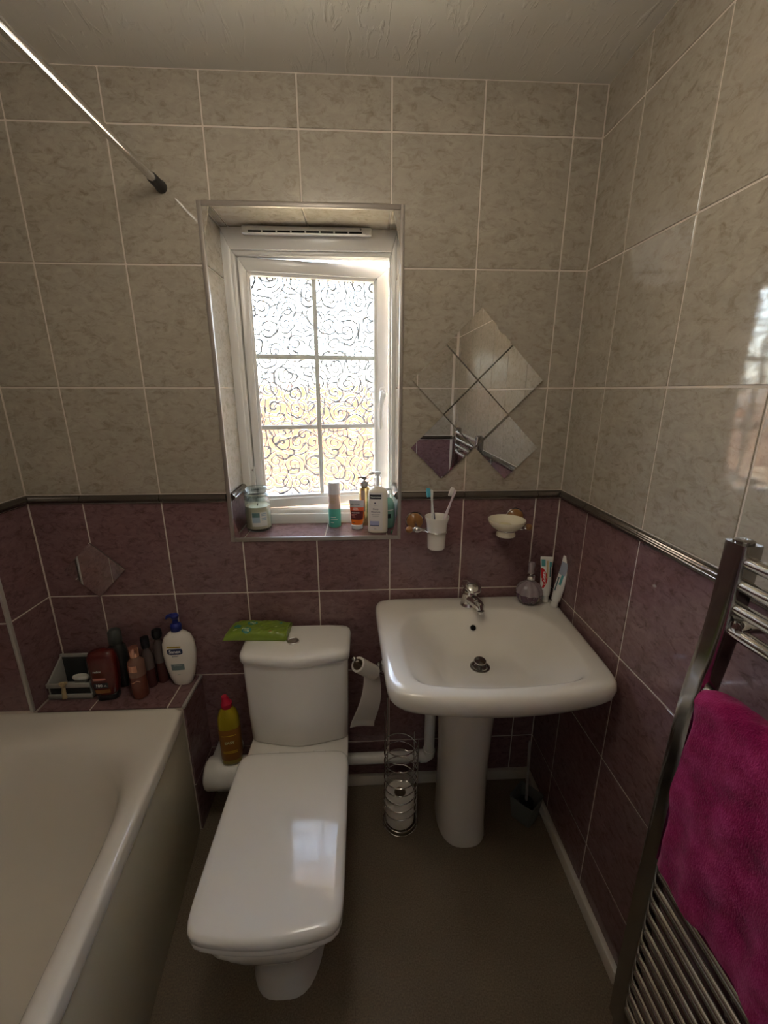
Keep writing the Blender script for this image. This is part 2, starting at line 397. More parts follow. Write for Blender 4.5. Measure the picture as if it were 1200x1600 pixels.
# window opening in the back wall (finished faces)
WX0, WX1, WZ0, WZ1, WD = .650, 1.207, 1.083, 2.060, .160
HX0, HX1, HZ0, HZ1 = WX0 - .005, WX1 + .005, WZ0 - .005, WZ1 + .005
S = .002
wb = MB()
for (a, b, c, d) in [(XL - .2, HX0, -.12, 2.5), (HX1, XR + .2, -.12, 2.5), (HX0, HX1, -.12, HZ0), (HX0, HX1, HZ1, 2.5)]: wb.box(a, b, S, .30, c, d)
wall_back = struct(wb.build('wall_back', 'grout', smooth=False))
hole = (WX0 - .013, WX1 + .011, WZ0 - .014, WZ1 + .013)
tile_wall(wall_back, 'back', joints(V0, 0, XR), 0, XR, hole, dado_skip=(WX0 - .012, WX1 + .010))
wall_right = struct(MB().box(XR + S, XR + .2, YR - .2, S, -.12, 2.5).build('wall_right', 'grout', smooth=False))
tile_wall(wall_right, 'right', sorted(joints(-.1825, YR, 0)), YR, 0)
wall_left = struct(MB().box(XL - .2, XL - S, YR - .2, S, -.12, 2.5).build('wall_left', 'grout', smooth=False))
YB = -.176
tile_wall(wall_left, 'left', sorted(joints(YB - .252, YR, YB)), YR, YB, z_lo=.54)
boxing = struct(MB().box(XL - S, -S, YB + S, S, 0, ZC).build('wall_boxing', 'grout', smooth=False))
tile_wall(boxing, 'box', [YB + .006, 0], YB, 0, z_lo=.546)
bx_fn = lambda u, v, d: (u, YB - d, v)
for zt, zb, k in ROWS:
    if zt > .56: put_tile(boxing, bx_fn, 'boxr', (XL + .004, -.008, max(zb, .556) + GAP / 2, zt - GAP / 2), 'beige_tile' if k == 'b' else 'purple_tile')
DX0, DX1, DZ = .56, 1.30, 2.02                        # door in the rear wall
wr = MB()
for (a, b, c, d) in [(XL - .2, DX0, -.12, 2.5), (DX1, XR + .2, -.12, 2.5), (DX0, DX1, DZ, 2.5)]: wr.box(a, b, YR - .2, YR - S, c, d)
wall_rear = struct(wr.build('wall_rear', 'grout', smooth=False))
tile_wall(wall_rear, 'rear', joints(V0 + .07, XL, XR), XL, XR, (DX0 - .055, DX1 + .055, -1, DZ + .055), dado_skip=(DX0 - .055, DX1 + .055))
floor = struct(MB().box(XL - .2, XR + .2, YR - .2, .30, -.12, 0).build('floor', 'floor_vinyl', smooth=False))
ceiling = struct(MB().box(XL - .2, XR + .2, YR - .2, .30, ZC, 2.6).build('ceiling', 'ceiling_plaster', smooth=False))
# corner trim on the boxing
struct(MB().box(-.006, .004, YB - .004, YB + .008, .555, ZC).build('trim_5', 'trim_strip', bevel=.002))
# rear door
dr = MB().box(DX0 + .004, DX1 - .004, YR - .06, YR - .02, .006, DZ - .004).build('door_1', 'door_white', bevel=.003); struct(dr)
for k, (z0, z1) in enumerate([(.25, .9), (1.08, 1.82)]):
    for (a, b) in [(DX0 + .11, (DX0 + DX1) / 2 - .04), ((DX0 + DX1) / 2 + .04, DX1 - .11)]:
        MB().box(a, b, YR - .022, YR - .014, z0, z1).build('door_panel', 'door_white', dr, bevel=.005)
MB().lathe([(.025, 0), (.025, .008), (.011, .01), (.011, .045), (.013, .05)], (DX0 + .07, YR - .02, 1.0), 'y').build('door_handle', 'chrome', dr)
bpy.data.objects['door_handle'].matrix_basis = Matrix.Translation((0, 2 * (YR - .02), 0)) @ Matrix.Scale(-1, 4, (0, 1, 0))
arch = MB().box(DX0 - .05, DX0, YR - .03, YR + .014, 0, DZ + .05).box(DX1, DX1 + .05, YR - .03, YR + .014, 0, DZ + .05).box(DX0, DX1, YR - .03, YR + .014, DZ, DZ + .05)
struct(arch.build('trim_6', 'door_white', bevel=.003))
# skirting
struct(MB().box(.484, XR, -.016, .0015, 0, .049).build('baseboard_back', 'skirting_white', bevel=.004))
struct(MB().box(XR - .016, XR + .0015, -.66, -.0165, 0, .049).build('baseboard_right', 'skirting_white', bevel=.004))

# tiled ledge at the end of the bath
LX, LY = .480, -.166
ledge = struct(MB().box(0, LX - S, LY + S, -.0005, 0, Z6 - S).build('wall_ledge', 'grout', smooth=False))
lt = lambda u, v, d: (u, v, Z6 + d)
for a, b in zip([0, V0, V0 + PW], [V0, V0 + PW, LX - .008]):
    put_tile(ledge, lt, 'ledge', (a + GAP / 2, b - GAP / 2, LY + .001, -GAP / 2), 'purple_tile')
ls = lambda u, v, d: (LX + d, u, v)
for zt, zb in [(Z6 - .008, Z7), (Z7, 0)]:
    put_tile(ledge, ls, 'ledge_side', (LY + .001, -GAP / 2, zb + GAP / 2, zt - GAP / 2), 'purple_tile')
struct(MB().box(LX - .009, LX + .0015, LY, -.001, Z6 - .009, Z6 + .0015).build('trim_7', 'trim_strip', bevel=.002))

# reveal tiles and trims
reveal = wall_back
def fl(u, v, d): return (WX0 + d, u, v)
def frr(u, v, d): return (WX1 - d, u, v)
for fn, key in ((fl, 'rvl'), (frr, 'rvr')):
    for zt, zb, m in [(WZ1, Z2, 'beige_tile'), (Z2, Z3, 'beige_tile'), (Z3, ZDT, 'beige_tile'), (ZDB, WZ0, 'purple_tile')]:
        put_tile(reveal, fn, key, (.007, WD + .004, zb + GAP / 2, zt - GAP / 2), m, t=.005)
    dado_piece(reveal, fn, key, .001, WD)
jt = [WX0] + [V0 + PW * k for k in range(8) if WX0 + .02 < V0 + PW * k < WX1 - .005] + [WX1]
for a, b in zip(jt[:-1], jt[1:]):
    put_tile(reveal, lambda u, v, d: (u, v, WZ1 - d), 'rvt', (a + GAP / 2, b - GAP / 2, .007, WD + .004), 'beige_tile', t=.005)
js = [WX0, WX0 + .030, .955, 1.170, WX1]
for a, b in zip(js[:-1], js[1:]):
    put_tile(reveal, lambda u, v, d: (u, v, WZ0 + d), 'rvs', (a + GAP / 2, b - GAP / 2, .007, WD + .004), 'purple_tile', t=.005)
def trim(k, a, b, c, d):
    mb = MB().box(a, b, -.004, .006, c, d); struct(mb.build('trim_%d' % k, 'trim_metal', bevel=.0022))
trim(1, WX0 - .012, WX0 + .0015, WZ0 - .013, WZ1 + .012); trim(2, WX1 - .0015, WX1 + .010, WZ0 - .013, WZ1 + .012)
trim(3, WX0 + .0015, WX1 - .0015, WZ0 - .013, WZ0 + .0015); trim(4, WX0 + .0015, WX1 - .0015, WZ1 - .0015, WZ1 + .012)

# ------------------------------------------------------------------ window: frame, open sash, panes
fr = bpy.data.objects.new('window_1', None); COL.objects.link(fr); fr.location = (.93, WD, WZ0); struct(fr)
FX0, FX1, FZ0, FZ1 = .687, 1.184, 1.134, 1.984
def rectframe(mb, x0, x1, z0, z1, X0, X1, Z0, Z1_, y0, y1):
    """mitred frame between the inner rectangle (x,z) and the outer one (X,Z)"""
    o = [(X0, Z0), (X1, Z0), (X1, Z1_), (X0, Z1_)]; i = [(x0, z0), (x1, z0), (x1, z1), (x0, z1)]
    for k in range(4):
        j = (k + 1) % 4
        q = [o[k], o[j], i[j], i[k]]
        mb.add([(a, y0, c) for a, c in q] + [(a, y1, c) for a, c in q], [(0, 1, 2, 3), (7, 6, 5, 4), (0, 4, 5, 1), (1, 5, 6, 2), (2, 6, 7, 3), (3, 7, 4, 0)])
    return mb
rectframe(MB(), FX0 - .011, FX1 + .008, FZ0 - .014, FZ1 + .014, WX0 - .004, WX1 + .004, WZ0 - .004, WZ1 + .004, WD, WD + .07).build('window_frame', 'upvc', fr, bevel=.003)
rectframe(MB(), FX0, FX1, FZ0, FZ1, FX0 - .013, FX1 + .010, FZ0 - .016, FZ1 + .016, WD + .012, WD + .066).build('frame_rebate', 'upvc', fr, bevel=.003)
# trickle vent
def wpart(name):
    o = bpy.data.objects.new(name, None); COL.objects.link(o); o.parent = fr; o.matrix_parent_inverse = pinv(fr); return o
vt = wpart('trickle_vent')
MB().box(.722, 1.126, .136, WD, 2.036, 2.0585).build('vent_body', 'upvc', vt, bevel=.004)
MB().box(.742, 1.108, .126, .138, 2.034, 2.044).build('vent_lip', 'upvc', vt, bevel=.002)
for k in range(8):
    a = .745 + k * .0445; MB().box(a, a + .0395, .1248, .132, 2.0365, 2.0415).build('slot_shade', 'painted_shade', vt)  # solid black blocks painted as the shade in the vent openings
MB().lathe([(.003, 0), (.003, .003), (.001, .0035)], (1.092, .137, 2.052), 'y', 12).build('screw', 'grey_plastic', vt)
# sash, hinged on the left, swung outwards
ANG = radians(9.7)
sash = bpy.data.objects.new('window_sash', None); COL.objects.link(sash); sash.parent = fr; sash.matrix_parent_inverse = pinv(fr)
sash.location = (.690, .190, 1.138); sash.rotation_euler = (0, 0, ANG)
SW, SH = .513, .844                                   # sash size (local x, z), local y = depth
px0, px1, pz0, pz1 = .036, .452, .044, .794
rectframe(MB(), px0 - .010, px1 + .010, pz0 - .010, pz1 + .010, 0, SW, 0, SH, -.012, .040).build('sash_rail', 'upvc', sash, bevel=.003, local=True)
rectframe(MB(), px0, px1, pz0, pz1, px0 - .012, px1 + .012, pz0 - .012, pz1 + .012, -.002, .034).build('glazing_bead', 'upvc', sash, bevel=.003, local=True)
BW = .008
xm = (px0 + px1) / 2; zr = [pz0 + (pz1 - pz0) * t for t in (.338, .665)]
MB().box(xm - BW, xm + BW, .006, .018, pz0, pz1).build('glazing_bar', 'upvc_bar', sash, bevel=.002, local=True)
for z in zr:
    for a, b in ((px0, xm - BW), (xm + BW, px1)): MB().box(a, b, .007, .017, z - BW, z + BW).build('glazing_bar', 'upvc_bar', sash, bevel=.002, local=True)
zz = [pz0] + zr + [pz1]
for i in range(3):
    for a, b in ((px0, xm), (xm, px1)):
        MB().box(a, b, .019, .023, zz[i], zz[i + 1]).build('pane', 'obscure_glass', sash, smooth=False, local=True)
# espagnolette handle on the right stile, stay arm bottom left
HO = Matrix.Translation((.4785, -.012, .372))
def hpart(mb, name, mat):
    o = mb.build(name, mat, sash, local=True); o.matrix_basis = HO
def hring(hw, hz, y, zc=0, n=28): return [(x, y, zc + z) for x, z, _ in [(q[0], q[1], 0) for q in rring((0, 0), hw, hz, 4, 0, n)]]
hpart(MB().loft([hring(.012, .034, 0, .035), hring(.012, .034, -.006, .035), hring(.010, .031, -.009, .035)]), 'handle_plate', 'upvc')
hpart(MB().tube([(0, -.006, .045), (0, -.022, .047), (-.002, -.030, .040), (-.009, -.034, .02), (-.012, -.034, -.02), (-.011, -.032, -.06), (-.008, -.030, -.082)], .008, 12, rs=[.012, .013, .012, .009, .008, .0075, .007]), 'handle_lever', 'upvc')
hpart(MB().lathe([(.006, 0), (.006, .003), (.002, .0035)], (.001, -.032, .045), 'y', 16), 'handle_lock', 'chrome')
sy = wpart('window_stay')
MB().box(.684, .697, .1535, .1588, 1.222, 1.300).build('stay_arm', 'upvc', sy, bevel=.001)
MB().box(.679, .706, .150, .1588, 1.206, 1.222).build('stay_block', 'black_plastic', sy, bevel=.003)
MB().lathe([(.0028, 0), (.0028, .003)], (.690, .1535, 1.290), 'y', 12).build('rivet', 'dark_chrome', sy)

# ------------------------------------------------------------------ outside
gw = MB().box(-9, 9, 5.0, 5.25, -.25, 1.66).build('garden_wall', 'far_brick', smooth=False)
tag(gw, 'sunlit orange brick garden wall seen through the patterned window glass', 'wall')
pt = MB().box(-9, 9, .32, 5.0, -.35, -.25).build('patio_ground', 'patio', smooth=False); struct(pt)
sf = MB().box(.40, 1.5, .301, .56, 2.115, 2.14).build('soffit_board', 'soffit_timber', bevel=.002); tag(sf, 'brown timber soffit board above the open window outside', 'soffit')

# ------------------------------------------------------------------ added fill lamp (unseen, hung above the frame to brighten the room)
def lamp():
    t = thing('fill_lamp', 'added globe fill lamp under the ceiling, out of view', 'lamp', (LAMP_X, LAMP_Y, ZC))
    MB().lathe([(.04, 0), (.055, 0), (.055, -.012), (.03, -.0125), (.012, -.013), (.012, LAMP_Z + .13 - ZC)], (LAMP_X, LAMP_Y, ZC)).build('fill_lamp_base', 'white_plastic', t)
    m, n, l, b = new('fill_lamp_glow'); b.inputs['Base Color'].default_value = (.9, .88, .84, 1)
    b.inputs['Emission Color'].default_value = (1.0, .91, .77, 1); b.inputs['Emission Strength'].default_value = FILL_LAMP_POWER
    prof = [(.14 * sin(a), .14 * cos(a)) for a in [.12 + (pi - .12) * k / 16 for k in range(17)]]
    MB().lathe(prof, (LAMP_X, LAMP_Y, LAMP_Z), seg=36).build('fill_lamp_globe', 'fill_lamp_glow', t)
lamp()

# ------------------------------------------------------------------ bath
bath = thing('bathtub', 'cream white acrylic bathtub along the left wall with plain side panel', 'bathtub', (.18, -.98, 0))
BC = (.16, -.95); SL = .0967; nn = sqrt(1 + SL * SL)
def bath_planes(inset, wl=0, far=0, near=0):
    # left, right (slanted), near, far
    r = (.4625 - BC[0] - SL * BC[1]) / nn
    return [(-1, 0, BC[0] - XL - .004 - inset - wl), (1 / nn, SL / nn, r - inset), (0, -1, BC[1] - YR - .006 - inset - near), (0, 1, LY - .002 - BC[1] - inset - far)]
ZR = .549
rings = []
def bring(inset, p, z, **k): rings.append(pring(BC, bath_planes(inset, **k), p, z, 160))
bring(.012, 90, .505); bring(.0, 90, .508); bring(-.0, 90, .538); bring(.003, 80, .5455); bring(.010, 70, ZR)
bring(.020, 50, ZR + .0005); bring(.030, 26, ZR); bring(.038, 14, ZR - .0012, far=.03, near=.03, wl=.01); bring(.046, 8, ZR - .0045, far=.052, near=.05, wl=.015)
bring(.052, 6.2, ZR - .010, far=.068, near=.06, wl=.02); bring(.058, 5.4, ZR - .020, far=.078, near=.07, wl=.022); bring(.064, 4.9, ZR - .036, far=.086, near=.08, wl=.025); bring(.070, 4.6, ZR - .07, far=.094, near=.09, wl=.026)
bring(.080, 4.4, ZR - .14, far=.108, near=.11, wl=.027); bring(.092, 4.2, ZR - .26, far=.130, near=.14, wl=.03)
bring(.105, 4.1, ZR - .34, far=.155, near=.17, wl=.03); bring(.135, 4, ZR - .385, far=.19, near=.21, wl=.03); bring(.20, 4, ZR - .40, far=.26, near=.3, wl=.05)
MB().loft(rings, False, True).build('tub', 'bath_acrylic', bath, ang=60)
# side panel, follows the slanted outer edge
e0 = (.4625 - SL * (LY - .004), LY - .004); e1 = (.4625 - SL * (YR + .01), YR + .01)
def panel(off, thick, z0, z1):
    mb = MB(); q = [(e0[0] - off, e0[1]), (e1[0] - off, e1[1]), (e1[0] - off - thick, e1[1]), (e0[0] - off - thick, e0[1])]
    return mb.add([(x, y, z0) for x, y in q] + [(x, y, z1) for x, y in q], [(0, 1, 2, 3), (7, 6, 5, 4), (0, 4, 5, 1), (1, 5, 6, 2), (2, 6, 7, 3), (3, 7, 4, 0)])
panel(.006, .012, .004, .505).build('side_panel', 'bath_panel', bath, bevel=.002)
panel(.0045, .004, .494, .5045).build('panel_edge', 'white_plastic', bath, bevel=.001)

# curtain rod
rod = thing('shower_rod', 'silver curtain rod running from the window wall above the bath', 'curtain rod', (.55, -.9, 2.1))
MB().tube([(.55, -.045, 2.1), (.55, -.9, 2.1), (.55, YR + .005, 2.1)], .0105, 20).build('rod', 'chrome', rod)
MB().lathe([(.0150, .0005), (.0155, .01), (.0135, .014), (.0130, .058), (.0115, .060)], (.55, 0, 2.1), 'y').build('end_socket', 'black_plastic_soft', rod)

# ------------------------------------------------------------------ toilet
TX = .858
toilet = thing('toilet', 'white close-coupled toilet with lid down and squared cistern', 'toilet', (TX, -.4, 0))
def trg(hw, f, b, p, z, cy, bow=.0, n=96):
    pl = [(-1, 0, hw), (1, 0, hw), (0, 1, b - cy)]
    for s in (-1, 1): pl.append((s * .22, -.9755, (cy - f) * .9755 + hw * .22 * .52 - bow * .55))
    pl.append((0, -1, cy - f)); q = pring((TX, cy), pl if p > 5 else [pl[0], pl[1], pl[2], pl[-1]], p, z, n)
    sx = hw / max(abs(a[0] - TX) for a in q); sf = (cy - f) / max(cy - a[1] for a in q); sb = (b - cy) / max(a[1] - cy for a in q)
    return [(TX + (a[0] - TX) * sx, cy + (a[1] - cy) * (sf if a[1] < cy else sb), z) for a in q]
# pan: foot, waist, bowl, rim, rear shelf
rs_ = [trg(.108, -.645, -.06, 3.2, .0, -.36), trg(.107, -.644, -.06, 3.2, .012, -.36), trg(.100, -.632, -.06, 3.2, .06, -.36), trg(.103, -.636, -.05, 3.2, .14, -.36),
       trg(.120, -.672, -.04, 3.4, .21, -.36), trg(.140, -.712, -.03, 3.8, .27, -.37), trg(.157, -.738, -.025, 4.2, .325, -.37), trg(.167, -.751, -.022, 5, .365, -.37),
       trg(.169, -.753, -.02, 6, .385, -.37), trg(.164, -.748, -.022, 6, .391, -.37)]
MB().loft(rs_).build('pan', 'toilet_ceramic', toilet, ang=60)
sr = [trg(.172, -.760, -.268, 13, .3925, -.5, .03), trg(.1735, -.762, -.266, 13, .397, -.5, .03), trg(.1735, -.762, -.266, 13, .407, -.5, .03), trg(.172, -.760, -.268, 13, .410, -.5, .03)]
MB().loft(sr).build('seat', 'seat_plastic', toilet, ang=60)
lr = [trg(.172, -.761, -.266, 13, .4115, -.5, .03), trg(.1745, -.764, -.264, 13, .416, -.5, .03), trg(.1745, -.764, -.264, 13, .430, -.5, .03), trg(.1715, -.761, -.267, 13, .4385, -.5, .03),
      trg(.165, -.754, -.274, 13, .4430, -.5, .03), trg(.150, -.739, -.29, 13, .4445, -.5, .03), trg(.08, -.66, -.38, 5, .4455, -.5, .02)]
MB().loft(lr).build('lid', 'seat_plastic', toilet, ang=60)
for s in (-1, 1): MB().box(TX + s * .075 - .02, TX + s * .075 + .02, -.272, -.235, .391, .418).build('hinge', 'seat_plastic', toilet, bevel=.006)
def cis(hw, f, p, z, bow=.03, b=-.018, n=96): return trg(hw, f, b, p, z, -.105, bow, n)
MB().loft([cis(.164, -.196, 14, .393), cis(.168, -.200, 14, .398), cis(.170, -.203, 14, .5), cis(.174, -.206, 14, .712)]).build('cistern', 'toilet_ceramic', toilet, ang=50)
MB().loft([cis(.176, -.208, 14, .7135), cis(.180, -.213, 14, .7165), cis(.1805, -.214, 14, .736), cis(.177, -.210, 14, .7455), cis(.168, -.20, 14, .7500), cis(.14, -.17, 10, .7515)]).build('cistern_lid', 'toilet_ceramic', toilet, ang=60)
MB().lathe([(.0205, 0), (.0205, .003), (.0185, .0045), (.0165, .003), (.0155, .0025), (.008, .004), (.0005, .0045)], (.846, -.116, .7512)).build('flush_button', 'satin_chrome', toilet)

# soil pipe beside the toilet
so = thing('soil_pipe', 'fat white plastic soil pipe between bath ledge and toilet', 'pipe', (.56, -.1, .15))
MB().lathe([(.055, -.045), (.055, .06), (.0565, .062), (.0565, .112), (.053, .120), (.044, .1255), (.03, .128), (.001, .129)], (.632, -.13, .222), 'x', 36).build('pipe', 'white_plastic', so)
MB().tube([(.556, -.128, .222), (.556, -.06, .222), (.556, -.001, .222)], .050, 24).build('wall_stub', 'white_plastic', so)

# ------------------------------------------------------------------ basin and pedestal
BX, BY = 1.447, -.262
basin = thing('basin', 'white ceramic pedestal basin with bowed front in the corner', 'basin', (BX, -.15, 0))
def bs(back, diag, side, fd, fr_, p, z, c=(BX, BY), n=128):
    pl = [(0, 1, back), (0, -1, fr_)]
    for s in (-1, 1): pl += [(s * .80, .60, diag), (s * .9990, -.045, side), (s * .26, -.9656, fd)]
    return pring(c, pl, p, z, n)
R_ = []
R_.append(bs(.16, .30, .11, .12, .12, 4, .700)); R_.append(bs(.20, .38, .20, .21, .20, 6, .722)); R_.append(bs(.245, .45, .275, .270, .252, 9, .757))
R_.append(bs(.255, .47, .302, .302, .276, 13, .785)); R_.append(bs(.256, .48, .311, .315, .285, 15, .806)); R_.append(bs(.257, .48, .313, .317, .287, 15, .824))
R_.append(bs(.256, .48, .311, .315, .285, 15, .838)); R_.append(bs(.252, .475, .306, .309, .279, 14, .8455)); R_.append(bs(.244, .465, .297, .299, .270, 14, .8485))
R_.append(bs(.225, .43, .280, .288, .260, 13, .8490)); R_.append(bs(.178, .262, .268, .281, .253, 12, .8490)); R_.append(bs(.165, .246, .259, .275, .247, 11, .8480)); R_.append(bs(.158, .238, .251, .270, .242, 11, .8455))
for k in range(12):
    q = k / 11; e = lambda a_, b_: a_ + (b_ - a_) * q
    zq = .840 - .090 * q ** .92
    R_.append(bs(e(.153, .058), e(.232, .112), e(.244, .135) - .012 * sin(pi * q), e(.263, .128) + .040 * sin(pi * q) ** .8, e(.236, .118) + .040 * sin(pi * q) ** .8, e(11, 6), zq))
R_.append(bs(.048, .094, .112, .112, .104, 5, .7440)); R_.append(bs(.034, .062, .072, .068, .064, 4.5, .7385)); R_.append(bs(.022, .036, .036, .036, .034, 4, .7355)); R_.append(bs(.012, .018, .016, .016, .016, 3, .7350))
MB().loft(R_, True, True).build('bowl', 'ceramic', basin, ang=75)
MB().loft([rring((1.44, -.15), .090, .130, 2.6, .0, 48), rring((1.44, -.15), .091, .131, 2.6, .01, 48), rring((1.44, -.148), .086, .126, 2.6, .06, 48), rring((1.44, -.145), .084, .122, 2.6, .3, 48),
           rring((1.44, -.150), .092, .130, 2.6, .55, 48), rring((1.44, -.155), .100, .138, 2.6, .71, 48)]).build('pedestal', 'ceramic', basin, ang=60)
MB().lathe([(.031, 0), (.031, .003), (.027, .004), (.020, .002), (.019, -.004), (.002, -.004)], (BX, BY, .7352)).build('waste_ring', 'dark_chrome', basin)
pg = MB().lathe([(.007, -.012), (.007, .004), (.018, .006), (.0195, .010), (.018, .013), (.001, .0145)], (0, 0, 0)).build('plug', 'dark_chrome', basin)
pg.matrix_basis = Matrix.Translation((BX, BY + .004, .745)) @ Matrix.Rotation(radians(8), 4, 'X')
OVZ = .803; OVY = BY + .153 - .095 * ((.840 - OVZ) / .090) ** (1 / .92) - .0005
ov = MB().lathe([(.0125, 0), (.0125, .002), (.0105, .003), (.0095, .001)], (0, 0, 0), 'y', 24, cap0=True, cap1=False).build('overflow_rim', 'ceramic', basin)
ov2 = MB().lathe([(.0098, .0012), (.0005, .0013)], (0, 0, 0), 'y', 24, cap0=False).build('overflow_shade', 'painted_shade', basin)  # flat black disc stands in for the shade inside the overflow
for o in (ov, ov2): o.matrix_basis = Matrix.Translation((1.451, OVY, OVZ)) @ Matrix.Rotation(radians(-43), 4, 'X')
# mixer tap
tap = thing('basin_tap', 'chrome mixer tap at the back of the basin', 'tap', (1.452, -.068, .8485))
MB().lathe([(.030, 0), (.030, .003), (.0275, .007), (.0265, .02), (.0255, .040), (.0265, .050), (.022, .057), (.010, .060)], (1.452, -.068, .8490)).build('tap_body', 'chrome', tap)
MB().tube([(1.454, -.075, .876), (1.460, -.105, .880), (1.467, -.128, .881), (1.471, -.140, .877), (1.472, -.144, .868)], .013, 18, rs=[.021, .0185, .017, .0155, .012]).build('spout', 'chrome', tap)
MB().lathe([(.009, .0), (.0125, .001), (.0125, .010), (.009, .0105)], (1.472, -.145, .857)).build('aerator', 'chrome', tap)
lr_ = []
for y, z, hw, hh in [(.030, .004, .006, .004), (.027, .010, .020, .011), (.014, .017, .028, .017), (-.004, .021, .030, .018), (-.022, .020, .029, .016), (-.038, .016, .025, .011), (-.048, .012, .018, .006), (-.052, .010, .008, .003)]:
    lr_.append([(hw * cos(a), y, z + hh * sin(a)) for a in [2 * pi * i / 24 for i in range(24)]])
lv = MB().loft(lr_).build('lever', 'chrome', tap); lv.matrix_basis = Matrix.Translation((1.453, -.070, .908)) @ Matrix.Rotation(radians(8), 4, 'Z')

# waste pipe behind the pedestal
wp = thing('waste_pipe', 'white plastic waste pipe along the wall behind the toilet and basin', 'pipe', (1.2, -.045, .17))
MB().tube([(1.00, -.044, .172), (1.32, -.044, .172)], .0215, 20).build('pipe', 'white_plastic', wp)
MB().tube([(1.30, -.044, .172), (1.322, -.044, .173), (1.334, -.044, .182), (1.336, -.044, .205)], .0245, 20).build('elbow', 'white_plastic', wp)
MB().tube([(1.336, -.044, .19), (1.336, -.044, .70)], .0205, 20).build('riser', 'white_plastic', wp)

# ------------------------------------------------------------------ towel rail and towel
RX, RY0, RY1 = 1.668, -.790, -1.290
rail = thing('towel_rail', 'chrome ladder towel radiator on the right wall', 'towel rail', (RX, -1.04, .16))
def post(yc):
    zs_ = [.16, .30, .6, .9, 1.02, 1.06, 1.10, 1.14, 1.18, 1.22, 1.30, 1.338]; xs = [1.664, 1.660, 1.658, 1.658, 1.660, 1.662, 1.666, 1.671, 1.675, 1.677, 1.678, 1.678]
    rg = []
    for z, x in zip(zs_, xs): rg.append([(px, py, z) for px, py, _ in pring((x + .012, yc), rect_planes(.021, .013, .0195, .0195), 9, z, 36)])
    ob = MB().loft(rg).build('post', 'dark_chrome', rail, ang=35)
    MB().lathe([(.014, 0), (.014, .004), (.010, .006), (.004, .006), (.003, .004)], (1.686, yc, 1.338)).build('cap', 'dark_chrome', ob)
post(RY0); post(RY1)
BZ = [1.311, 1.273, 1.233, 1.194] + [1.078, 1.038, .998, .958] + [.653 - .0415 * k for k in range(11)]
def railx(z): return 1.684 if z > 1.18 else 1.668
bme = MB().tube([(0, 0, 0), (0, RY1 - RY0 + .036, 0)], .0108, 20).mesh('bar')
for z in BZ:
    b = link('bar', bme, 'chrome', rail); b.location = (railx(z), RY0 - .018, z)
for z in (1.203, .26):
    for y in (RY0 - .03, RY1 + .03):
        br = MB().lathe([(.017, 0), (.017, .008), (.009, .010), (.008, .072), (.013, .074), (.0145, .082), (.013, .090), (.004, .0925)], (XR - .0015, y, z), 'x', 24).build('bracket', 'chrome', rail)
MB().tube([(1.672, RY0, .165), (1.672, RY0, .115), (1.676, RY0, .10)], .012, 16).build('valve_tail', 'dark_chrome', rail)
MB().lathe([(.011, 0), (.016, .004), (.018, .02), (.016, .055), (.010, .06)], (1.676, RY0 + .012, .098), 'y', 20).build('valve', 'dark_chrome', rail)
MB().tube([(1.676, RY0, .10), (1.676, RY0, .0005)], .0075, 14).build('supply_pipe', 'chrome', rail)

def towel_mat():
    m, n, l, b = new('towel')
    tc = n.new('ShaderNodeTexCoord'); n1 = n.new('ShaderNodeTexNoise'); n1.inputs['Scale'].default_value = 26; n1.inputs['Detail'].default_value = 5; l.new(tc.outputs['Object'], n1.inputs['Vector'])
    mp = n.new('ShaderNodeMapping'); mp.inputs['Scale'].default_value = (1, 1, .55); l.new(tc.outputs['Object'], mp.inputs[0])
    n2 = n.new('ShaderNodeTexNoise'); n2.inputs['Scale'].default_value = 420; n2.inputs['Detail'].default_value = 3; l.new(mp.outputs[0], n2.inputs['Vector'])
    mm = n.new('ShaderNodeMath'); mm.operation = 'MULTIPLY_ADD'; mm.inputs[1].default_value = .45; l.new(n2.outputs['Fac'], mm.inputs[0]); l.new(n1.outputs['Fac'], mm.inputs[2])
    r = ramp(n, [(.45, (.13, .002, .030)), (.72, (.25, .006, .066)), (.95, (.36, .025, .12))]); l.new(mm.outputs[0], r.inputs[0]); l.new(r.outputs[0], b.inputs['Base Color'])
    b.inputs['Roughness'].default_value = .95; b.inputs['Sheen Weight'].default_value = .25; b.inputs['Sheen Tint'].default_value = (.9, .4, .55, 1); b.inputs['Specular IOR Level'].default_value = .1
    bp = n.new('ShaderNodeBump'); bp.inputs['Strength'].default_value = .9; bp.inputs['Distance'].default_value = .004; l.new(mm.outputs[0], bp.inputs['Height']); l.new(bp.outputs[0], b.inputs['Normal'])
towel_mat()
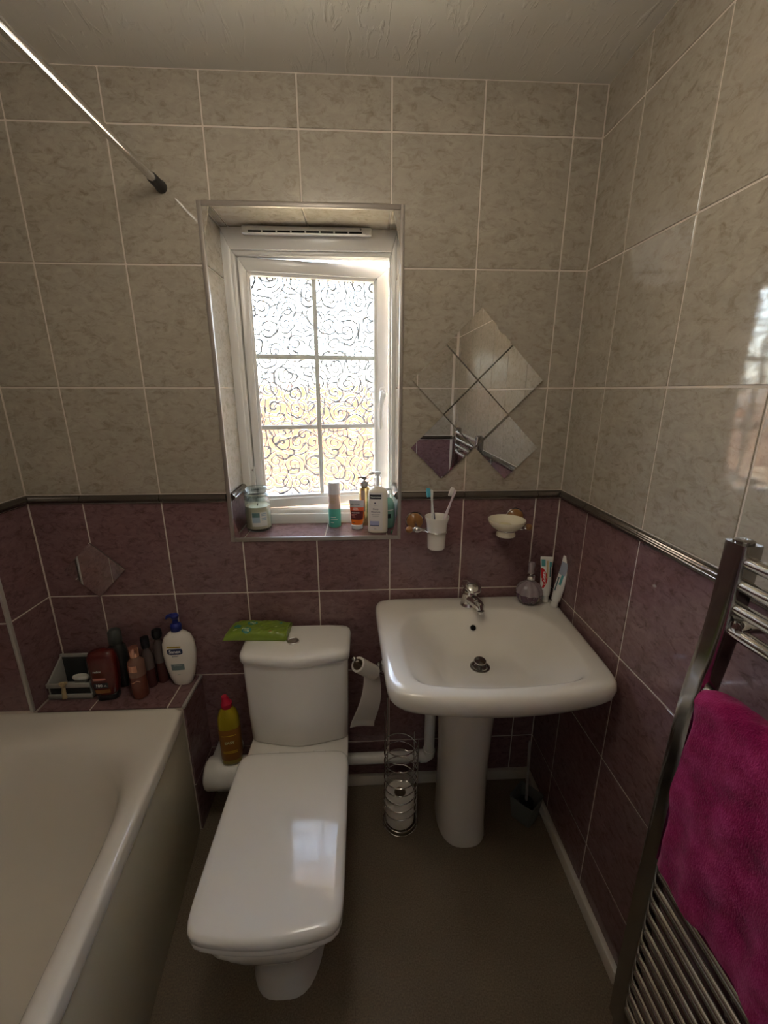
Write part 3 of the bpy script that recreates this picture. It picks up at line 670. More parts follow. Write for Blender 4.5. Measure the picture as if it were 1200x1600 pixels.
def towel():
    rnd = random.Random(3)
    zt, r = 1.0905, .019; bx = RX
    prof = []                                   # (x offset from bar, z) front hem -> over bar -> back hem
    for k in range(25): prof.append((-r - .004 * sin(k / 24 * pi), .690 + (1.074 - .690) * k / 24))
    for k in range(1, 12): a = pi - pi * k / 12; prof.append((r * cos(a), 1.074 + r * sin(a)))
    for k in range(16): prof.append((r * .9, 1.078 - .26 * k / 15))
    ny = 46; y0, y1 = -.8165, -1.262
    def pt(i, k, side):
        t = i / ny; y = y0 + (y1 - y0) * t; ox, z = prof[k]
        edge = min(t, 1 - t)
        amp = min(1, max(0, (1.07 - z) / .3)) if k <= 24 else .15
        w = .004 * sin(y * 46 + z * 7) * amp + .0025 * sin(y * 95 - z * 11) * amp + .002 * sin(z * 60 + y * 31)
        th = (.0075 if edge > .001 else .004) * side
        d = Vector((ox, 0, z - 1.078)) if z > 1.078 else Vector((ox, 0, 0)); d.normalize()
        zz = z + ((.006 * sin(t * 5) - .003) if k == 0 else 0) - (.012 * max(0, 1 - t * 9) if 24 <= k <= 37 else 0)
        x = bx + ox + d.x * th - (w if ox < 0 else -abs(w) * .3)
        return (x, y + (.004 * sin(z * 30) if edge < .001 else 0), zz + d.z * th + .0015 * sin(y * 140 + k))
    n = len(prof); rings = []
    for i in range(ny + 1): rings.append([pt(i, k, 1) for k in range(n)] + [pt(i, k, -1) for k in reversed(range(n))])
    o = MB().loft(rings).build('hand_towel', 'towel', ang=70)
    tag(o, 'fluffy magenta towel hung over the chrome towel rail', 'towel')
towel()

# ------------------------------------------------------------------ mirror tiles
def mirror(cx, cz, h, label, seed, chips=(), tilt=(0, 0)):
    rnd = random.Random(seed); t = thing('mirror_tile', label, 'mirror', (cx, -.0035, cz - h), group='square mirror tiles set as diamonds above the basin' if seed else None)
    base = [(0, h), (h, 0), (0, -h), (-h, 0)]; pts = []
    for k in range(4):
        a, b = Vector(base[k]), Vector(base[(k + 1) % 4]); m = 26; nrm = Vector((-(a + b).x, -(a + b).y)); nrm.normalize()
        for i in range(m):
            f = i / m; d = 0
            for (e, c, w, dep) in chips:
                if e == k and abs(f - c) < w: d = max(d, dep * (1 - ((f - c) / w) ** 2) + rnd.uniform(-.0004, .0004))
            pts.append(a.lerp(b, f) + nrm * max(d, 0))
    if tilt != (0, 0):
        rt = lambda x, z: -(x * tilt[0] + z * tilt[1])
    else: rt = lambda x, z: 0
    y_ = lambda x, z, d: -.0035 - d + rt(x, z)
    face = [(cx + x * .994, y_(x, z, .003), cz + z * .994) for x, z in pts]; back = [(cx + x, y_(x, z, 0), cz + z) for x, z in pts]; mid = [(cx + x, y_(x, z, .0022), cz + z) for x, z in pts]
    MB().loft([back, mid], True, False).build('edge', 'mirror_edge', t, smooth=False)
    MB().loft([mid, face], False, True).build('face', 'mirror', t, smooth=False)
H_ = .1036
mirror(1.4545, 1.7045, H_, 'mirror tile at the very top of the diamond cluster, chipped along its edges', 1, [(0, .62, .13, .005), (0, .83, .05, .002), (3, .72, .05, .004), (0, .97, .03, .004)], (.003, .004))
mirror(1.3490, 1.5980, H_, 'mirror tile in the middle row nearest the window', 2, [(3, .45, .10, .0016)], (-.003, .002))
mirror(1.5595, 1.5980, H_, 'mirror tile in the middle row nearest the right wall', 3, [], (.002, -.002))
mirror(1.4550, 1.4920, H_, 'mirror tile at the centre of the diamond cluster', 4, [], (.001, .001))
mirror(1.3500, 1.3870, H_, 'lowest mirror tile nearest the window, rail reflected in it', 5, [(2, .3, .05, .0018), (2, .6, .06, .0015)], (-.002, .001))
mirror(1.5640, 1.3850, H_, 'lowest mirror tile nearest the right wall, above the soap dish', 6, [], (.002, .001))
mirror(.1720, .9770, .1005, 'single diamond mirror tile on the purple wall above the bath ledge', 0, [], (.004, .0))

# ------------------------------------------------------------------ more plain materials for the small things
for nm, c, r, kw in [('wax', (.72, .64, .46), .5, {}), ('label_paper', (.72, .74, .70), .6, {}), ('label_blue', (.34, .46, .55), .6, {}), ('label_teal', (.12, .22, .22), .5, {}), ('ink_dark', (.03, .03, .04), .6, {}), ('ink_white', (.85, .85, .84), .6, {}),
    ('teal', (.10, .47, .40), .3, {}), ('blush', (.66, .52, .47), .35, {}), ('silver_film', (.55, .56, .60), .3, dict(metal=.6)), ('orange_gel', (.85, .20, .02), .25, {}), ('orange_band', (.62, .10, .04), .35, {}), ('maroon_print', (.12, .015, .015), .4, {}),
    ('gold', (.72, .54, .24), .22, dict(metal=.9)), ('pump_grey', (.20, .18, .16), .4, {}), ('lotion_body', (.80, .75, .64), .3, {}), ('lotion_label', (.78, .75, .74), .45, {}), ('lavender', (.40, .43, .68), .5, {}), ('frost', (.72, .74, .76), .35, {}),
    ('frost_cap', (.74, .75, .82), .3, {}), ('mint', (.26, .52, .42), .3, {}), ('dark_label', (.02, .05, .05), .4, {}), ('pebble_green', (.03, .16, .07), .1, dict(coat=1)),
    ('soap_body', (.82, .79, .73), .3, {}), ('navy', (.015, .025, .20), .3, {}), ('navy_print', (.012, .025, .09), .5, {}), ('slate_print', (.16, .24, .26), .5, {}), ('yellow_print', (.65, .45, .04), .5, {}), ('pink_print', (.55, .20, .18), .5, {}),
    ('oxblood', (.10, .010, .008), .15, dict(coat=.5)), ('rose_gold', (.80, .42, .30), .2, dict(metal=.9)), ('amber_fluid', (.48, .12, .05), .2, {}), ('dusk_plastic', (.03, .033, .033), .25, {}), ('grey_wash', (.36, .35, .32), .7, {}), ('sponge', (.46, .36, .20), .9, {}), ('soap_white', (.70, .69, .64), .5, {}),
    ('bleach_yellow', (.36, .28, .012), .3, {}), ('bleach_label', (.26, .105, .02), .4, {}), ('cap_red', (.55, .015, .05), .35, {}), ('purple_gel', (.20, .11, .16), .25, {}), ('paste_white', (.80, .79, .76), .3, {}), ('paste_red', (.58, .015, .02), .3, {}), ('paste_teal', (.10, .38, .40), .35, {}), ('paste_grey', (.34, .37, .46), .35, {}), ('paste_dark', (.04, .13, .15), .35, {}), ('ochre_print', (.60, .46, .25), .5, {}),
    ('cup_ceramic', (.80, .76, .70), .22, dict(coat=.4)), ('brush_navy', (.03, .035, .10), .3, {}), ('brush_teal', (.09, .42, .52), .5, {}), ('brush_white', (.72, .70, .68), .4, {}), ('brush_pink', (.70, .62, .64), .4, {}), ('soap_cream', (.72, .65, .42), .5, {}), ('dish_cream', (.74, .68, .54), .25, dict(coat=.4)),
    ('wipes_green', (.20, .29, .03), .3, dict(coat=.5)), ('wipes_teal', (.04, .22, .20), .35, {}), ('wipes_pale', (.66, .72, .40), .4, {}), ('wipes_tan', (.40, .26, .06), .5, {}), ('lilac_upper', (.30, .25, .27), .15, dict(coat=.8)), ('lilac_lower', (.10, .045, .075), .15, dict(coat=.8)), ('murky', (.11, .085, .082), .18, dict(coat=.6)), ('murky_red', (.08, .028, .028), .18, dict(coat=.6)), ('rose_upper', (.20, .10, .07), .15, dict(coat=.7)), ('rose_lower', (.15, .045, .03), .15, dict(coat=.7)), ('brush_metal', (.30, .28, .27), .3, {}), ('dark_cap', (.07, .08, .075), .35, {}), ('holder_grey', (.15, .165, .155), .45, {})]:
    plain(nm, c, r, **kw)

def ovring(hw, hd, z, p=2.6, n=36, cx=0, cy=0): return rring((cx, cy), hw, hd, p, z, n)
def flat(hd, v0=0, off=.0006, cx=0): return lambda u, v: (cx + u, -(hd + off), v0 + v)
def oval(hw, hd, p, v0=0, off=.0007):
    """front surface of an oval bottle, u measured across"""
    def fn(u, v):
        t = max(0., 1 - abs(u / hw) ** p) ** (1 / p); return (u, -(hd * t + off), v0 + v)
    return fn
ZS = WZ0
# ---- candle jar
t = thing('candle_jar', 'glass jar candle with cream wax and domed lid on the window sill', 'candle', (.712, .098, ZS))
MB().lathe([(.010, .0005), (.038, .0005), (.0425, .004), (.0445, .012), (.0445, .098), (.042, .108), (.036, .117), (.0355, .124), (.0340, .124), (.034, .117), (.040, .106), (.0425, .097), (.0425, .012), (.036, .006), (.010, .005)], seg=40).build('jar', 'jar_glass', t, local=True)
MB().lathe([(.035, .0065), (.0415, .012), (.0415, .090), (.034, .0885), (.003, .088)], seg=36).build('wax', 'wax', t, local=True)
MB().tube([(0, 0, .088), (.001, 0, .096)], .0012, 8).build('wick', 'black_plastic', t, local=True)
MB().lathe([(.034, .124), (.0405, .1245), (.0415, .128), (.0405, .1315), (.030, .134), (.031, .140), (.0375, .146), (.0385, .152), (.034, .1565), (.020, .1585), (.001, .159)], seg=40).build('jar_lid', 'jar_glass', t, local=True)
f = cyl(.0445, 0, .0006, radians(14))
patch('front_label', -.024, .030, .022, .074, f, 'label_paper', t); f2 = cyl(.0445, 0, .0009, radians(14))
patch('label_picture', -.022, .004, .036, .072, f2, 'label_blue', t); patch('label_shade', -.022, .004, .056, .072, cyl(.0445, 0, .0011, radians(14)), 'label_teal', t)
for v in (.066, .060, .050, .044): patch('label_line', .009, .027, v, v + .0028, f2, 'label_blue', t)
# ---- mousse bottle
t = thing('mousse_bottle', 'slim white and teal pump bottle with clear cap, centre of the sill', 'bottle', (.984, .116, ZS))
MB().lathe([(.005, .0005), (.0195, .0005), (.0215, .004), (.022, .015), (.0215, .125), (.021, .130), (.005, .131)]).build('bottle_body', 'blush', t, local=True)
MB().lathe([(.0216, .002), (.0226, .006), (.0227, .070), (.0219, .0712)], cap0=False, cap1=False).build('teal_wrap', 'teal', t, local=True)
MB().lathe([(.022, .125), (.0222, .132), (.0218, .165), (.019, .168), (.001, .1685)]).build('cap', 'frost_cap', t, local=True)
MB().lathe([(.014, .131), (.014, .140), (.008, .142), (.008, .156), (.001, .157)]).build('nozzle', 'frost', t, local=True)
for k, (z, w) in enumerate([(.112, .018), (.106, .022), (.100, .016), (.094, .019), (.040, .020), (.032, .026), (.020, .012)]): patch('label_line', -.014, -.014 + w, z, z + .0022, cyl(.0227, 0, .0005), 'ink_white' if k > 3 else 'ochre_print', t, 6, 1)
# ---- face wash tube (stands on its cap, crimp on top)
t = thing('face_wash_tube', 'orange squeeze tube of face wash with silver top edge on the sill', 'tube', (1.066, .092, ZS), (0, 0, radians(-6)))
def tube_body(prof, n=36): return [ovring(a, b, z, 2.3, n) for z, a, b in prof]
MB().lathe([(.004, .0004), (.0195, .0004), (.021, .003), (.0205, .015), (.019, .0158), (.004, .016)]).build('cap', 'frost', t, local=True)
pf = [(.016, .0195, .0150), (.03, .0215, .0150), (.06, .0240, .0105), (.085, .0258, .0050), (.098, .0268, .0016), (.106, .0270, .0012)]
MB().loft(tube_body(pf)).build('tube_body', 'orange_gel', t, local=True)
def tf(off=.0007):
    def fn(u, v):
        for (z0, a0, b0), (z1, a1, b1) in zip(pf, pf[1:]):
            if z0 <= v <= z1: k = (v - z0) / (z1 - z0); a, b = a0 + (a1 - a0) * k, b0 + (b1 - b0) * k; break
        else: a, b = pf[-1][1:]
        uu = max(-1, min(1, u)) * a * .985; return (uu, -(b * max(0, 1 - abs(uu / a) ** 2.3) ** (1 / 2.3) + off), v)
    return fn
patch('silver_band', -.99, .99, .080, .1055, tf(), 'silver_film', t, 12, 6); patch('red_band', -.99, .99, .068, .080, tf(), 'orange_band', t, 12, 3); patch('dark_band', -.92, .99, .036, .068, tf(), 'maroon_print', t, 12, 6)
for body, v, sz, mt in [("MEN EXPERT", .0905, .0056, 'ink_dark'), ("HYDRA", .076, .0050, 'ink_white'), ("ENERGETIC", .0715, .004, 'ink_white'), ("FACE WASH", .0605, .0052, 'ink_white')]:
    lettering(body, sz, (lambda vv: lambda u, w: tf(.0012)((u - .004) / .0245, vv + w))(v), mt, t, True)
for v, w in [(.054, .8), (.049, .5), (.044, .6), (.024, .45)]: patch('label_line', -.8, -.8 + w, v, v + .002, tf(.0011), 'pink_print' if v > .03 else 'ink_dark', t, 6, 1)
# ---- gold pump bottle
def pump(t, z0, rc, hc, stem, mat, ang=pi, nz=.034, tilt=0):
    MB().lathe([(rc * .9, z0), (rc, z0 + .002), (rc, z0 + hc - .002), (rc * .75, z0 + hc), (rc * .32, z0 + hc + .002), (rc * .32, z0 + hc + stem)], seg=24).build('pump_collar', mat, t, local=True)
    z1 = z0 + hc + stem; d = (cos(ang), sin(ang))
    MB().lathe([(rc * .3, z1 - .004), (rc * .62, z1 - .002), (rc * .66, z1 + .004), (rc * .5, z1 + .007), (.0005, z1 + .008)], seg=20).build('pump_head', mat, t, local=True)
    MB().tube([(0, 0, z1 + .003), (d[0] * nz * .6, d[1] * nz * .6, z1 + .0035), (d[0] * nz, d[1] * nz, z1 + .001 + tilt)], .0035, 10, rs=[.0045, .004, .003]).build('nozzle', mat, t, local=True)
t = thing('gold_pump_bottle', 'tall slim gold pump bottle with grey pump behind the orange tube', 'bottle', (1.094, .136, ZS))
MB().lathe([(.005, .0005), (.0185, .0005), (.0195, .004), (.0195, .138), (.018, .143), (.010, .146)]).build('bottle_body', 'gold', t, local=True)
patch('dark_panel', -.013, .002, .055, .134, cyl(.0195), 'pump_grey', t, 6, 2)
pump(t, .146, .0135, .018, .012, 'pump_grey', pi, .024)
# ---- white lotion pump bottle
t = thing('lotion_bottle', 'large white lotion pump bottle with black name panel on the sill', 'bottle', (1.140, .046, ZS), (0, 0, radians(-4)))
LH, LD = .0345, .021
MB().loft([ovring(LH - .004, LD - .004, .0005, 3.4), ovring(LH, LD, .005, 3.4), ovring(LH + .0005, LD, .06, 3.4), ovring(LH - .001, LD, .135, 3.4), ovring(LH - .003, LD - .001, .150, 3.2), ovring(LH - .009, LD - .004, .158, 3), ovring(.016, .014, .162, 2.2), ovring(.013, .013, .168, 2)]).build('bottle_body', 'lotion_body', t, local=True)
ff = oval(LH, LD, 3.4, 0, .0007); ff2 = oval(LH, LD, 3.4, 0, .0012); ff3 = oval(LH, LD, 3.4, 0, .0016)
patch('front_label', -.028, .017, .012, .148, ff, 'lotion_label', t, 10, 4); patch('name_panel', -.027, .013, .125, .141, ff2, 'ink_dark', t, 8, 2)
lettering('Neutrogena', .0072, shift(ff3, -.007, .1325), 'ink_white', t, True)
patch('emblem', -.0115, -.0065, .108, .113, ff2, 'navy_print', t, 2, 2)
for body, v, sz in [('NORWAY', .103, .003), ('Deep', .089, .0088), ('Moisture', .079, .0088), ('BODY LOTION', .070, .0042), ('dry & sensitive', .0645, .0036)]: lettering(body, sz, shift(ff2, -.007, v), 'navy_print', t)
patch('lavender_panel', -.027, .005, .030, .046, ff2, 'lavender', t, 8, 2); patch('lavender_strip', -.027, .005, .028, .031, ff3, 'navy_print', t, 6, 1)
lettering('400ml', .0036, shift(ff2, -.009, .018), 'navy_print', t)
MB().lathe([(.0125, .164), (.0135, .166), (.013, .196), (.012, .198), (.004, .199)]).build('pump_collar', 'cap_clear', t, local=True)
MB().lathe([(.0045, .165), (.0045, .206), (.0105, .208), (.0115, .213), (.009, .217), (.0005, .218)]).build('pump_head', 'frost', t, local=True)
MB().tube([(0, 0, .212), (-.020, -.003, .2125), (-.031, -.005, .2095)], .0035, 10).build('nozzle', 'frost', t, local=True)
# ---- mint jar behind the lotion
t = thing('mint_bottle', 'rounded mint green bottle tucked behind the lotion in the sill corner', 'bottle', (1.1735, .107, ZS))
MB().loft([ovring(.026, .026, .0005, 2.2), ovring(.0300, .030, .006, 2.2), ovring(.0305, .0305, .055, 2.2), ovring(.029, .029, .085, 2.2), ovring(.022, .022, .103, 2.2), ovring(.012, .012, .110, 2), ovring(.0105, .0105, .112, 2)]).build('bottle_body', 'mint', t, local=True)
patch('dark_label', -.008, .030, .040, .056, cyl(.0305), 'dark_label', t); patch('label_line', -.008, .026, .068, .071, cyl(.0305), 'ink_white', t, 6, 1)
pump(t, .1115, .0105, .012, .014, 'frost', radians(20), .018)
pb = thing('glass_pebble', 'small dark green glass pebble in the right corner of the sill', 'pebble', (1.192, .024, ZS))
MB().loft([[(.008 * a * cos(q) , .010 * a * sin(q), z) for q in [2 * pi * i / 14 for i in range(14)]] for a, z in [(.5, .0003), (1, .003), (1.05, .006), (.8, .010), (.3, .012)]]).build('pebble', 'pebble_green', pb, local=True)

# ------------------------------------------------------------------ bath ledge
ZL = Z6
# crate
t = thing('storage_crate', 'small grey washed wooden crate with dark lining at the corner end of the bath ledge', 'crate', (.079, -.069, ZL))
x0, x1, y0, y1 = .006, .150, -.112, -.018
MB().box(x0, x1, y0, y1, ZL + .0005, ZL + .006).build('crate_floor', 'grey_wash', t, bevel=.001)
MB().box(x0, x1, y1 - .006, y1, ZL + .006, ZL + .108).build('back_board', 'dusk_plastic', t, bevel=.001)
MB().box(x0 - .001, x1 + .001, y1 - .007, y1 + .001, ZL + .108, ZL + .120).build('top_rail', 'grey_wash', t, bevel=.0015)
for xa in (x0, x1 - .006):
    mb = MB(); q = [(y0 + .006, ZL + .006), (y1 - .006, ZL + .006), (y1 - .006, ZL + .114), (y0 + .006, ZL + .062)]
    mb.add([(xa, y, z) for y, z in q] + [(xa + .006, y, z) for y, z in q], [(0, 1, 2, 3), (7, 6, 5, 4), (0, 4, 5, 1), (1, 5, 6, 2), (2, 6, 7, 3), (3, 7, 4, 0)])
    mb.build('side_board', 'grey_wash', t, bevel=.001)
for za, zb in ((.001, .019), (.046, .062)): MB().box(x0 - .001, x1 + .001, y0, y0 + .006, ZL + za, ZL + zb).build('front_slat', 'grey_wash', t, bevel=.001)
MB().box(x0 + .006, x1 - .006, y0 + .0065, y0 + .0085, ZL + .006, ZL + .058).build('interior', 'dusk_plastic', t)  # thin dark sheet behind the front slats
sp_ = thing('raffia_bow', 'straw coloured raffia bow tied to the front of the small crate', 'bow', (.068, -.114, ZL + .05))
rnd = random.Random(2)
for k in range(7):
    a = rnd.uniform(-.6, .6); L = rnd.uniform(.016, .026)
    MB().tube([(.066, -.1165, ZL + .054), (.066 + L * .4 * sin(a), -.120, ZL + .054 + (.012 if k < 4 else -.02)), (.066 + L * sin(a), -.1165 - .001 * k, ZL + .054 + (.02 if k < 4 else -.042) * cos(a))], .0055, 6).build('strand', 'sponge', sp_)
so_ = thing('nail_brush', 'small white nail brush lying in the grey crate', 'brush', (.105, -.082, ZL + .062))
MB().loft([[(.105 + .028 * cos(q) * s, -.082 + .012 * sin(q) * s, ZL + z) for q in [2 * pi * i / 24 for i in range(24)]] for s, z in [(.9, .0605), (1, .064), (1, .070), (.85, .074)]]).build('brush_back', 'soap_white', so_)
MB().box(.085, .125, -.089, -.075, ZL + .0065, ZL + .0605).build('bristles', 'grey_wash', so_, bevel=.002)
# red shower gel, standing on its cap
t = thing('shower_gel', 'dark red shower gel bottle with white 100 print on the bath ledge', 'bottle', (.2035, -.104, ZL), (0, 0, radians(6)))
MB().loft([ovring(.030, .019, .0005, 3), ovring(.034, .022, .003, 3), ovring(.035, .0225, .022, 3), ovring(.033, .021, .024, 3)]).build('cap', 'black_plastic', t, local=True)
MB().loft([ovring(.034, .022, .0245, 3), ovring(.040, .025, .034, 3), ovring(.044, .027, .07, 3), ovring(.0455, .027, .13, 3), ovring(.044, .025, .165, 3), ovring(.037, .020, .180, 3), ovring(.024, .012, .187, 2.5)]).build('bottle_body', 'oxblood', t, local=True)
g = oval(.0455, .027, 3, 0, .0007); g2 = oval(.0455, .027, 3, 0, .0013)
for u0, u1, v0, v1, m in [(-.026, .008, .096, .113, 'rose_plastic'), (-.028, .012, .086, .094, 'pink_print'), (-.028, .016, .056, .076, 'ink_dark'), (-.026, .020, .036, .050, 'bleach_label')]: patch('print_panel', u0, u1, v0, v1, g, m, t, 8, 2)
lettering('radox', .0105, shift(g2, -.010, .120), 'ink_white', t, True); lettering('100', .0145, shift(g2, -.012, .066), 'ink_white', t, True); lettering('ML', .0068, shift(g2, .008, .064), 'ink_white', t, True)
# dark bottle behind
t = thing('dark_bottle', 'dark tinted bottle with grey dome cap behind the red shower gel', 'bottle', (.2150, -.036, ZL))
MB().loft([ovring(.026, .022, .0005, 2.6), ovring(.029, .025, .005, 2.6), ovring(.030, .026, .13, 2.6), ovring(.027, .023, .155, 2.4), ovring(.017, .017, .168, 2)]).build('bottle_body', 'dusk_plastic', t, local=True)
MB().lathe([(.018, .168), (.0205, .170), (.0215, .19), (.0205, .214), (.014, .222), (.001, .224)]).build('cap', 'dark_cap', t, local=True)
# rose gold bottle
t = thing('rose_bottle', 'clear pink bottle with rose gold cap in front on the bath ledge', 'bottle', (.309, -.101, ZL))
MB().lathe([(.004, .0006), (.023, .0006), (.0265, .004), (.0275, .03), (.0275, .088)], cap1=False).build('bottle_lower', 'rose_lower', t, local=True)
MB().lathe([(.0275, .088), (.0275, .125), (.025, .142), (.014, .152), (.0115, .158), (.002, .158)], cap0=False).build('bottle_upper', 'rose_upper', t, local=True)
MB().lathe([(.0115, .157), (.0155, .158), (.0155, .189), (.0145, .191), (.001, .1915)]).build('cap', 'rose_gold', t, local=True)
patch('foil_label', -.022, .014, .110, .134, cyl(.0275), 'rose_gold', t, 10, 2); patch('foil_script', -.016, .018, .070, .0735, lambda u, v: cyl(.0275)(u, v + .004 * sin(u * 200)), 'rose_gold', t, 14, 1)
# two clear bottles with black caps
for k, (x, y, r, h, lab) in enumerate([(.3220, -.0500, .0190, .150, 'shorter clear bottle with black cap behind the rose gold capped one'), (.3520, -.0240, .0200, .168, 'taller clear bottle with round black cap next to the white pump bottle')]):
    t = thing('clear_bottle', lab, 'bottle', (x, y, ZL), (0, 0, 0), 'clear bottles with black caps')
    MB().lathe([(.004, .0006), (r - .003, .0006), (r, .004), (r, h * .5)], cap1=False).build('bottle_lower', 'murky_red', t, local=True)
    MB().lathe([(r, h * .5), (r, h * .80), (r * .8, h * .92), (.010, h), (.010, h + .008), (.002, h + .008)], cap0=False).build('bottle_upper', 'murky', t, local=True)
    if k: MB().lathe([(.0105, h + .006), (.0155, h + .012), (.0175, h + .026), (.0150, h + .040), (.001, h + .046)]).build('cap', 'black_plastic', t, local=True)
    else: MB().lathe([(.0105, h + .006), (.0135, h + .008), (.0135, h + .042), (.0125, h + .046), (.001, h + .047)]).build('cap', 'black_plastic', t, local=True)
# white body wash with navy pump
t = thing('body_wash_pump', 'white body wash bottle with dark blue pump at the end of the bath ledge', 'bottle', (.4290, -.0365, ZL), (0, 0, radians(4)))
prof = [(.0005, .026, .018), (.006, .032, .022), (.03, .041, .026), (.08, .051, .029), (.13, .0555, .030), (.165, .053, .029), (.190, .044, .025), (.203, .030, .019), (.208, .019, .016), (.213, .0175, .016)]
MB().loft([ovring(a, b, z, 2.6, 44) for z, a, b in prof]).build('bottle_body', 'soap_body', t, local=True)
def sf_(off=.0009):
    def fn(u, v):
        for (z0, a0, b0), (z1, a1, b1) in zip(prof, prof[1:]):
            if z0 <= v <= z1: k = (v - z0) / (z1 - z0); a, b = a0 + (a1 - a0) * k, b0 + (b1 - b0) * k; break
        else: a, b = prof[-1][1:]
        return (u, -(b * max(0, 1 - abs(u / a) ** 2.6) ** (1 / 2.6) + off), v)
    return fn
def cap_patch(name, uc, vc, hw, hh, fn, mat, parent, n=28, e=.45):
    mb = MB(); pts = [(uc + hw * (abs(cos(a)) ** e) * (1 if cos(a) >= 0 else -1), vc + hh * (abs(sin(a)) ** e) * (1 if sin(a) >= 0 else -1)) for a in [2 * pi * i / n for i in range(n)]]
    rings = [[fn(uc + (u - uc) * s, vc + (v - vc) * s) for u, v in pts] for s in (1, .66, .33)]
    return mb.loft(rings, False, True).build(name, mat, parent, local=True)
patch('yellow_strip', -.030, .016, .1600, .1655, sf_(), 'yellow_print', t, 10, 1); lettering('NO UNNECESSARY INGREDIENTS', .0040, shift(sf_(.0014), -.007, .1628), 'ink_dark', t, True, sx=.72)
cap_patch('name_badge', -.005, .145, .026, .0115, sf_(), 'navy_print', t); lettering('Sanex', .0165, shift(sf_(.0015), -.005, .1455), 'ink_white', t, True)
lettering('EXPERT', .0062, shift(sf_(), -.005, .127), 'navy_print', t, True); lettering('+', .006, shift(sf_(), -.004, .115), 'pink_print', t)
patch('slate_panel', -.024, .020, .070, .095, sf_(), 'slate_print', t, 10, 4); lettering('SKIN HEALTH', .0042, shift(sf_(.0014), -.002, .089), 'label_paper', t); lettering('450ml', .004, shift(sf_(), -.002, .052), 'slate_print', t)
MB().lathe([(.017, .213), (.0185, .215), (.0185, .232), (.0155, .238), (.0095, .242), (.0085, .256), (.013, .262), (.014, .270), (.010, .276), (.0005, .278)]).build('pump_collar', 'navy', t, local=True)
MB().tube([(.002, 0, .268), (-.012, -.002, .272), (-.022, -.004, .270), (-.027, -.005, .262)], .006, 12, rs=[.008, .0075, .006, .004]).build('nozzle', 'navy', t, local=True)

# ------------------------------------------------------------------ toilet cleaner on the soil pipe
t = thing('toilet_cleaner', 'yellow toilet cleaner bottle with red cap standing on the soil pipe', 'bottle', (.606, -.130, .280), (0, 0, radians(10)))
MB().loft([ovring(.030, .022, .0012, 2.6), ovring(.034, .026, .006, 2.6), ovring(.035, .027, .06, 2.6), ovring(.036, .027, .15, 2.6), ovring(.0365, .027, .165, 2.6), ovring(.035, .026, .19, 2.4), ovring(.029, .022, .212, 2.2), ovring(.018, .017, .228, 2), ovring(.0155, .0155, .232, 2)]).build('bottle_body', 'bleach_yellow', t, local=True)
MB().loft([ovring(.0355, .0275, .022, 2.6), ovring(.0364, .0280, .024, 2.6), ovring(.0374, .0283, .150, 2.6), ovring(.0366, .0275, .152, 2.6)], False, False).build('sleeve', 'bleach_label', t, local=True)
lettering('EASY', .015, shift(oval(.0372, .0283, 2.6, 0, .0009), 0, .100), 'wipes_pale', t, True)
for v in (.056, .062, .128): patch('label_line', -.024, .024, v, v + .003, oval(.0372, .0283, 2.6, 0, .0009), 'yellow_print', t, 8, 1)
MB().loft([ovring(.0165, .0165, .229, 2), ovring(.0185, .0185, .232, 2), ovring(.018, .018, .248, 2), ovring(.014, .014, .252, 2, cx=-.001), ovring(.0115, .0115, .268, 2, cx=-.004), ovring(.009, .009, .274, 2, cx=-.005)]).build('cap', 'cap_red', t, local=True)

# ------------------------------------------------------------------ wet wipes on the cistern
t = thing('wet_wipes', 'crumpled green pack of wet wipes lying on the toilet cistern', 'wipes', (.724, -.058, .752), (0, 0, radians(-2)))
def wp_(a, b, top):
    u, v = a * 2 - 1, b * 2 - 1; e = max(0, (1 - abs(u) ** 4) * (1 - abs(v) ** 5))
    flare = 1 + .06 * (abs(u) > .93) ; x = .104 * u; y = .047 * v * (1 + .10 * abs(u) ** 8) - .006 * (u + 1) * .5
    x -= .010 * (1 - v) * .5 * (u < -.6) * (abs(u) - .6) / .4
    z = (.004 + .028 * e ** .40 + .0022 * sin(u * 11 + v * 3) * sin(v * 7 + u * 4) * e + .0012 * sin(u * 31 - v * 17)) if top else .0012
    if u > .93: z += .006 * (1 if top else .8)
    return (x, y, max(z, .0014) if top else .001 + (.005 if u > .93 else 0))
mb = MB(); mb.grid(lambda a, b: wp_(a, b, 1), 52, 26); mb.grid(lambda a, b: wp_(a, b, 0), 52, 26)
nu, nv = 52, 26; off = (nu + 1) * (nv + 1); idx = [i for i in range(nu)] + [nu + j * (nu + 1) for j in range(nv)] + [nv * (nu + 1) + i for i in range(nu, 0, -1)] + [j * (nu + 1) for j in range(nv, 0, -1)]
for i in range(len(idx)): a, b = idx[i], idx[(i + 1) % len(idx)]; mb.f.append((a, b, b + off, a + off))
mb.build('packet', 'wipes_green', t, local=True, ang=80)
def wsurf(off_): return lambda u, v: tuple(Vector(wp_((u / .104 + 1) / 2, (v / .047 + 1) / 2, 1)) + Vector((0, -.0002, off_)))
for u, v, r, m in [(-.026, .012, .017, 'wipes_teal'), (-.036, -.030, .017, 'wipes_teal'), (-.072, -.006, .011, 'wipes_teal'), (.070, .020, .006, 'wipes_teal'), (-.074, -.026, .006, 'wipes_pale'), (-.050, -.020, .005, 'wipes_pale'), (.045, -.034, .006, 'wipes_tan'), (.058, -.006, .005, 'wipes_pale'), (-.070, .034, .011, 'wipes_tan')]:
    cap_patch('printed_spot', u, v, r, r * .72, wsurf(.0010), m, t, 22, 1.0)
lettering('FREE', .0095, shift(wsurf(.0020), -.026, .0155), 'wipes_pale', t, True); lettering('WIPES', .0072, shift(wsurf(.0020), -.026, .0075), 'wipes_pale', t, True)
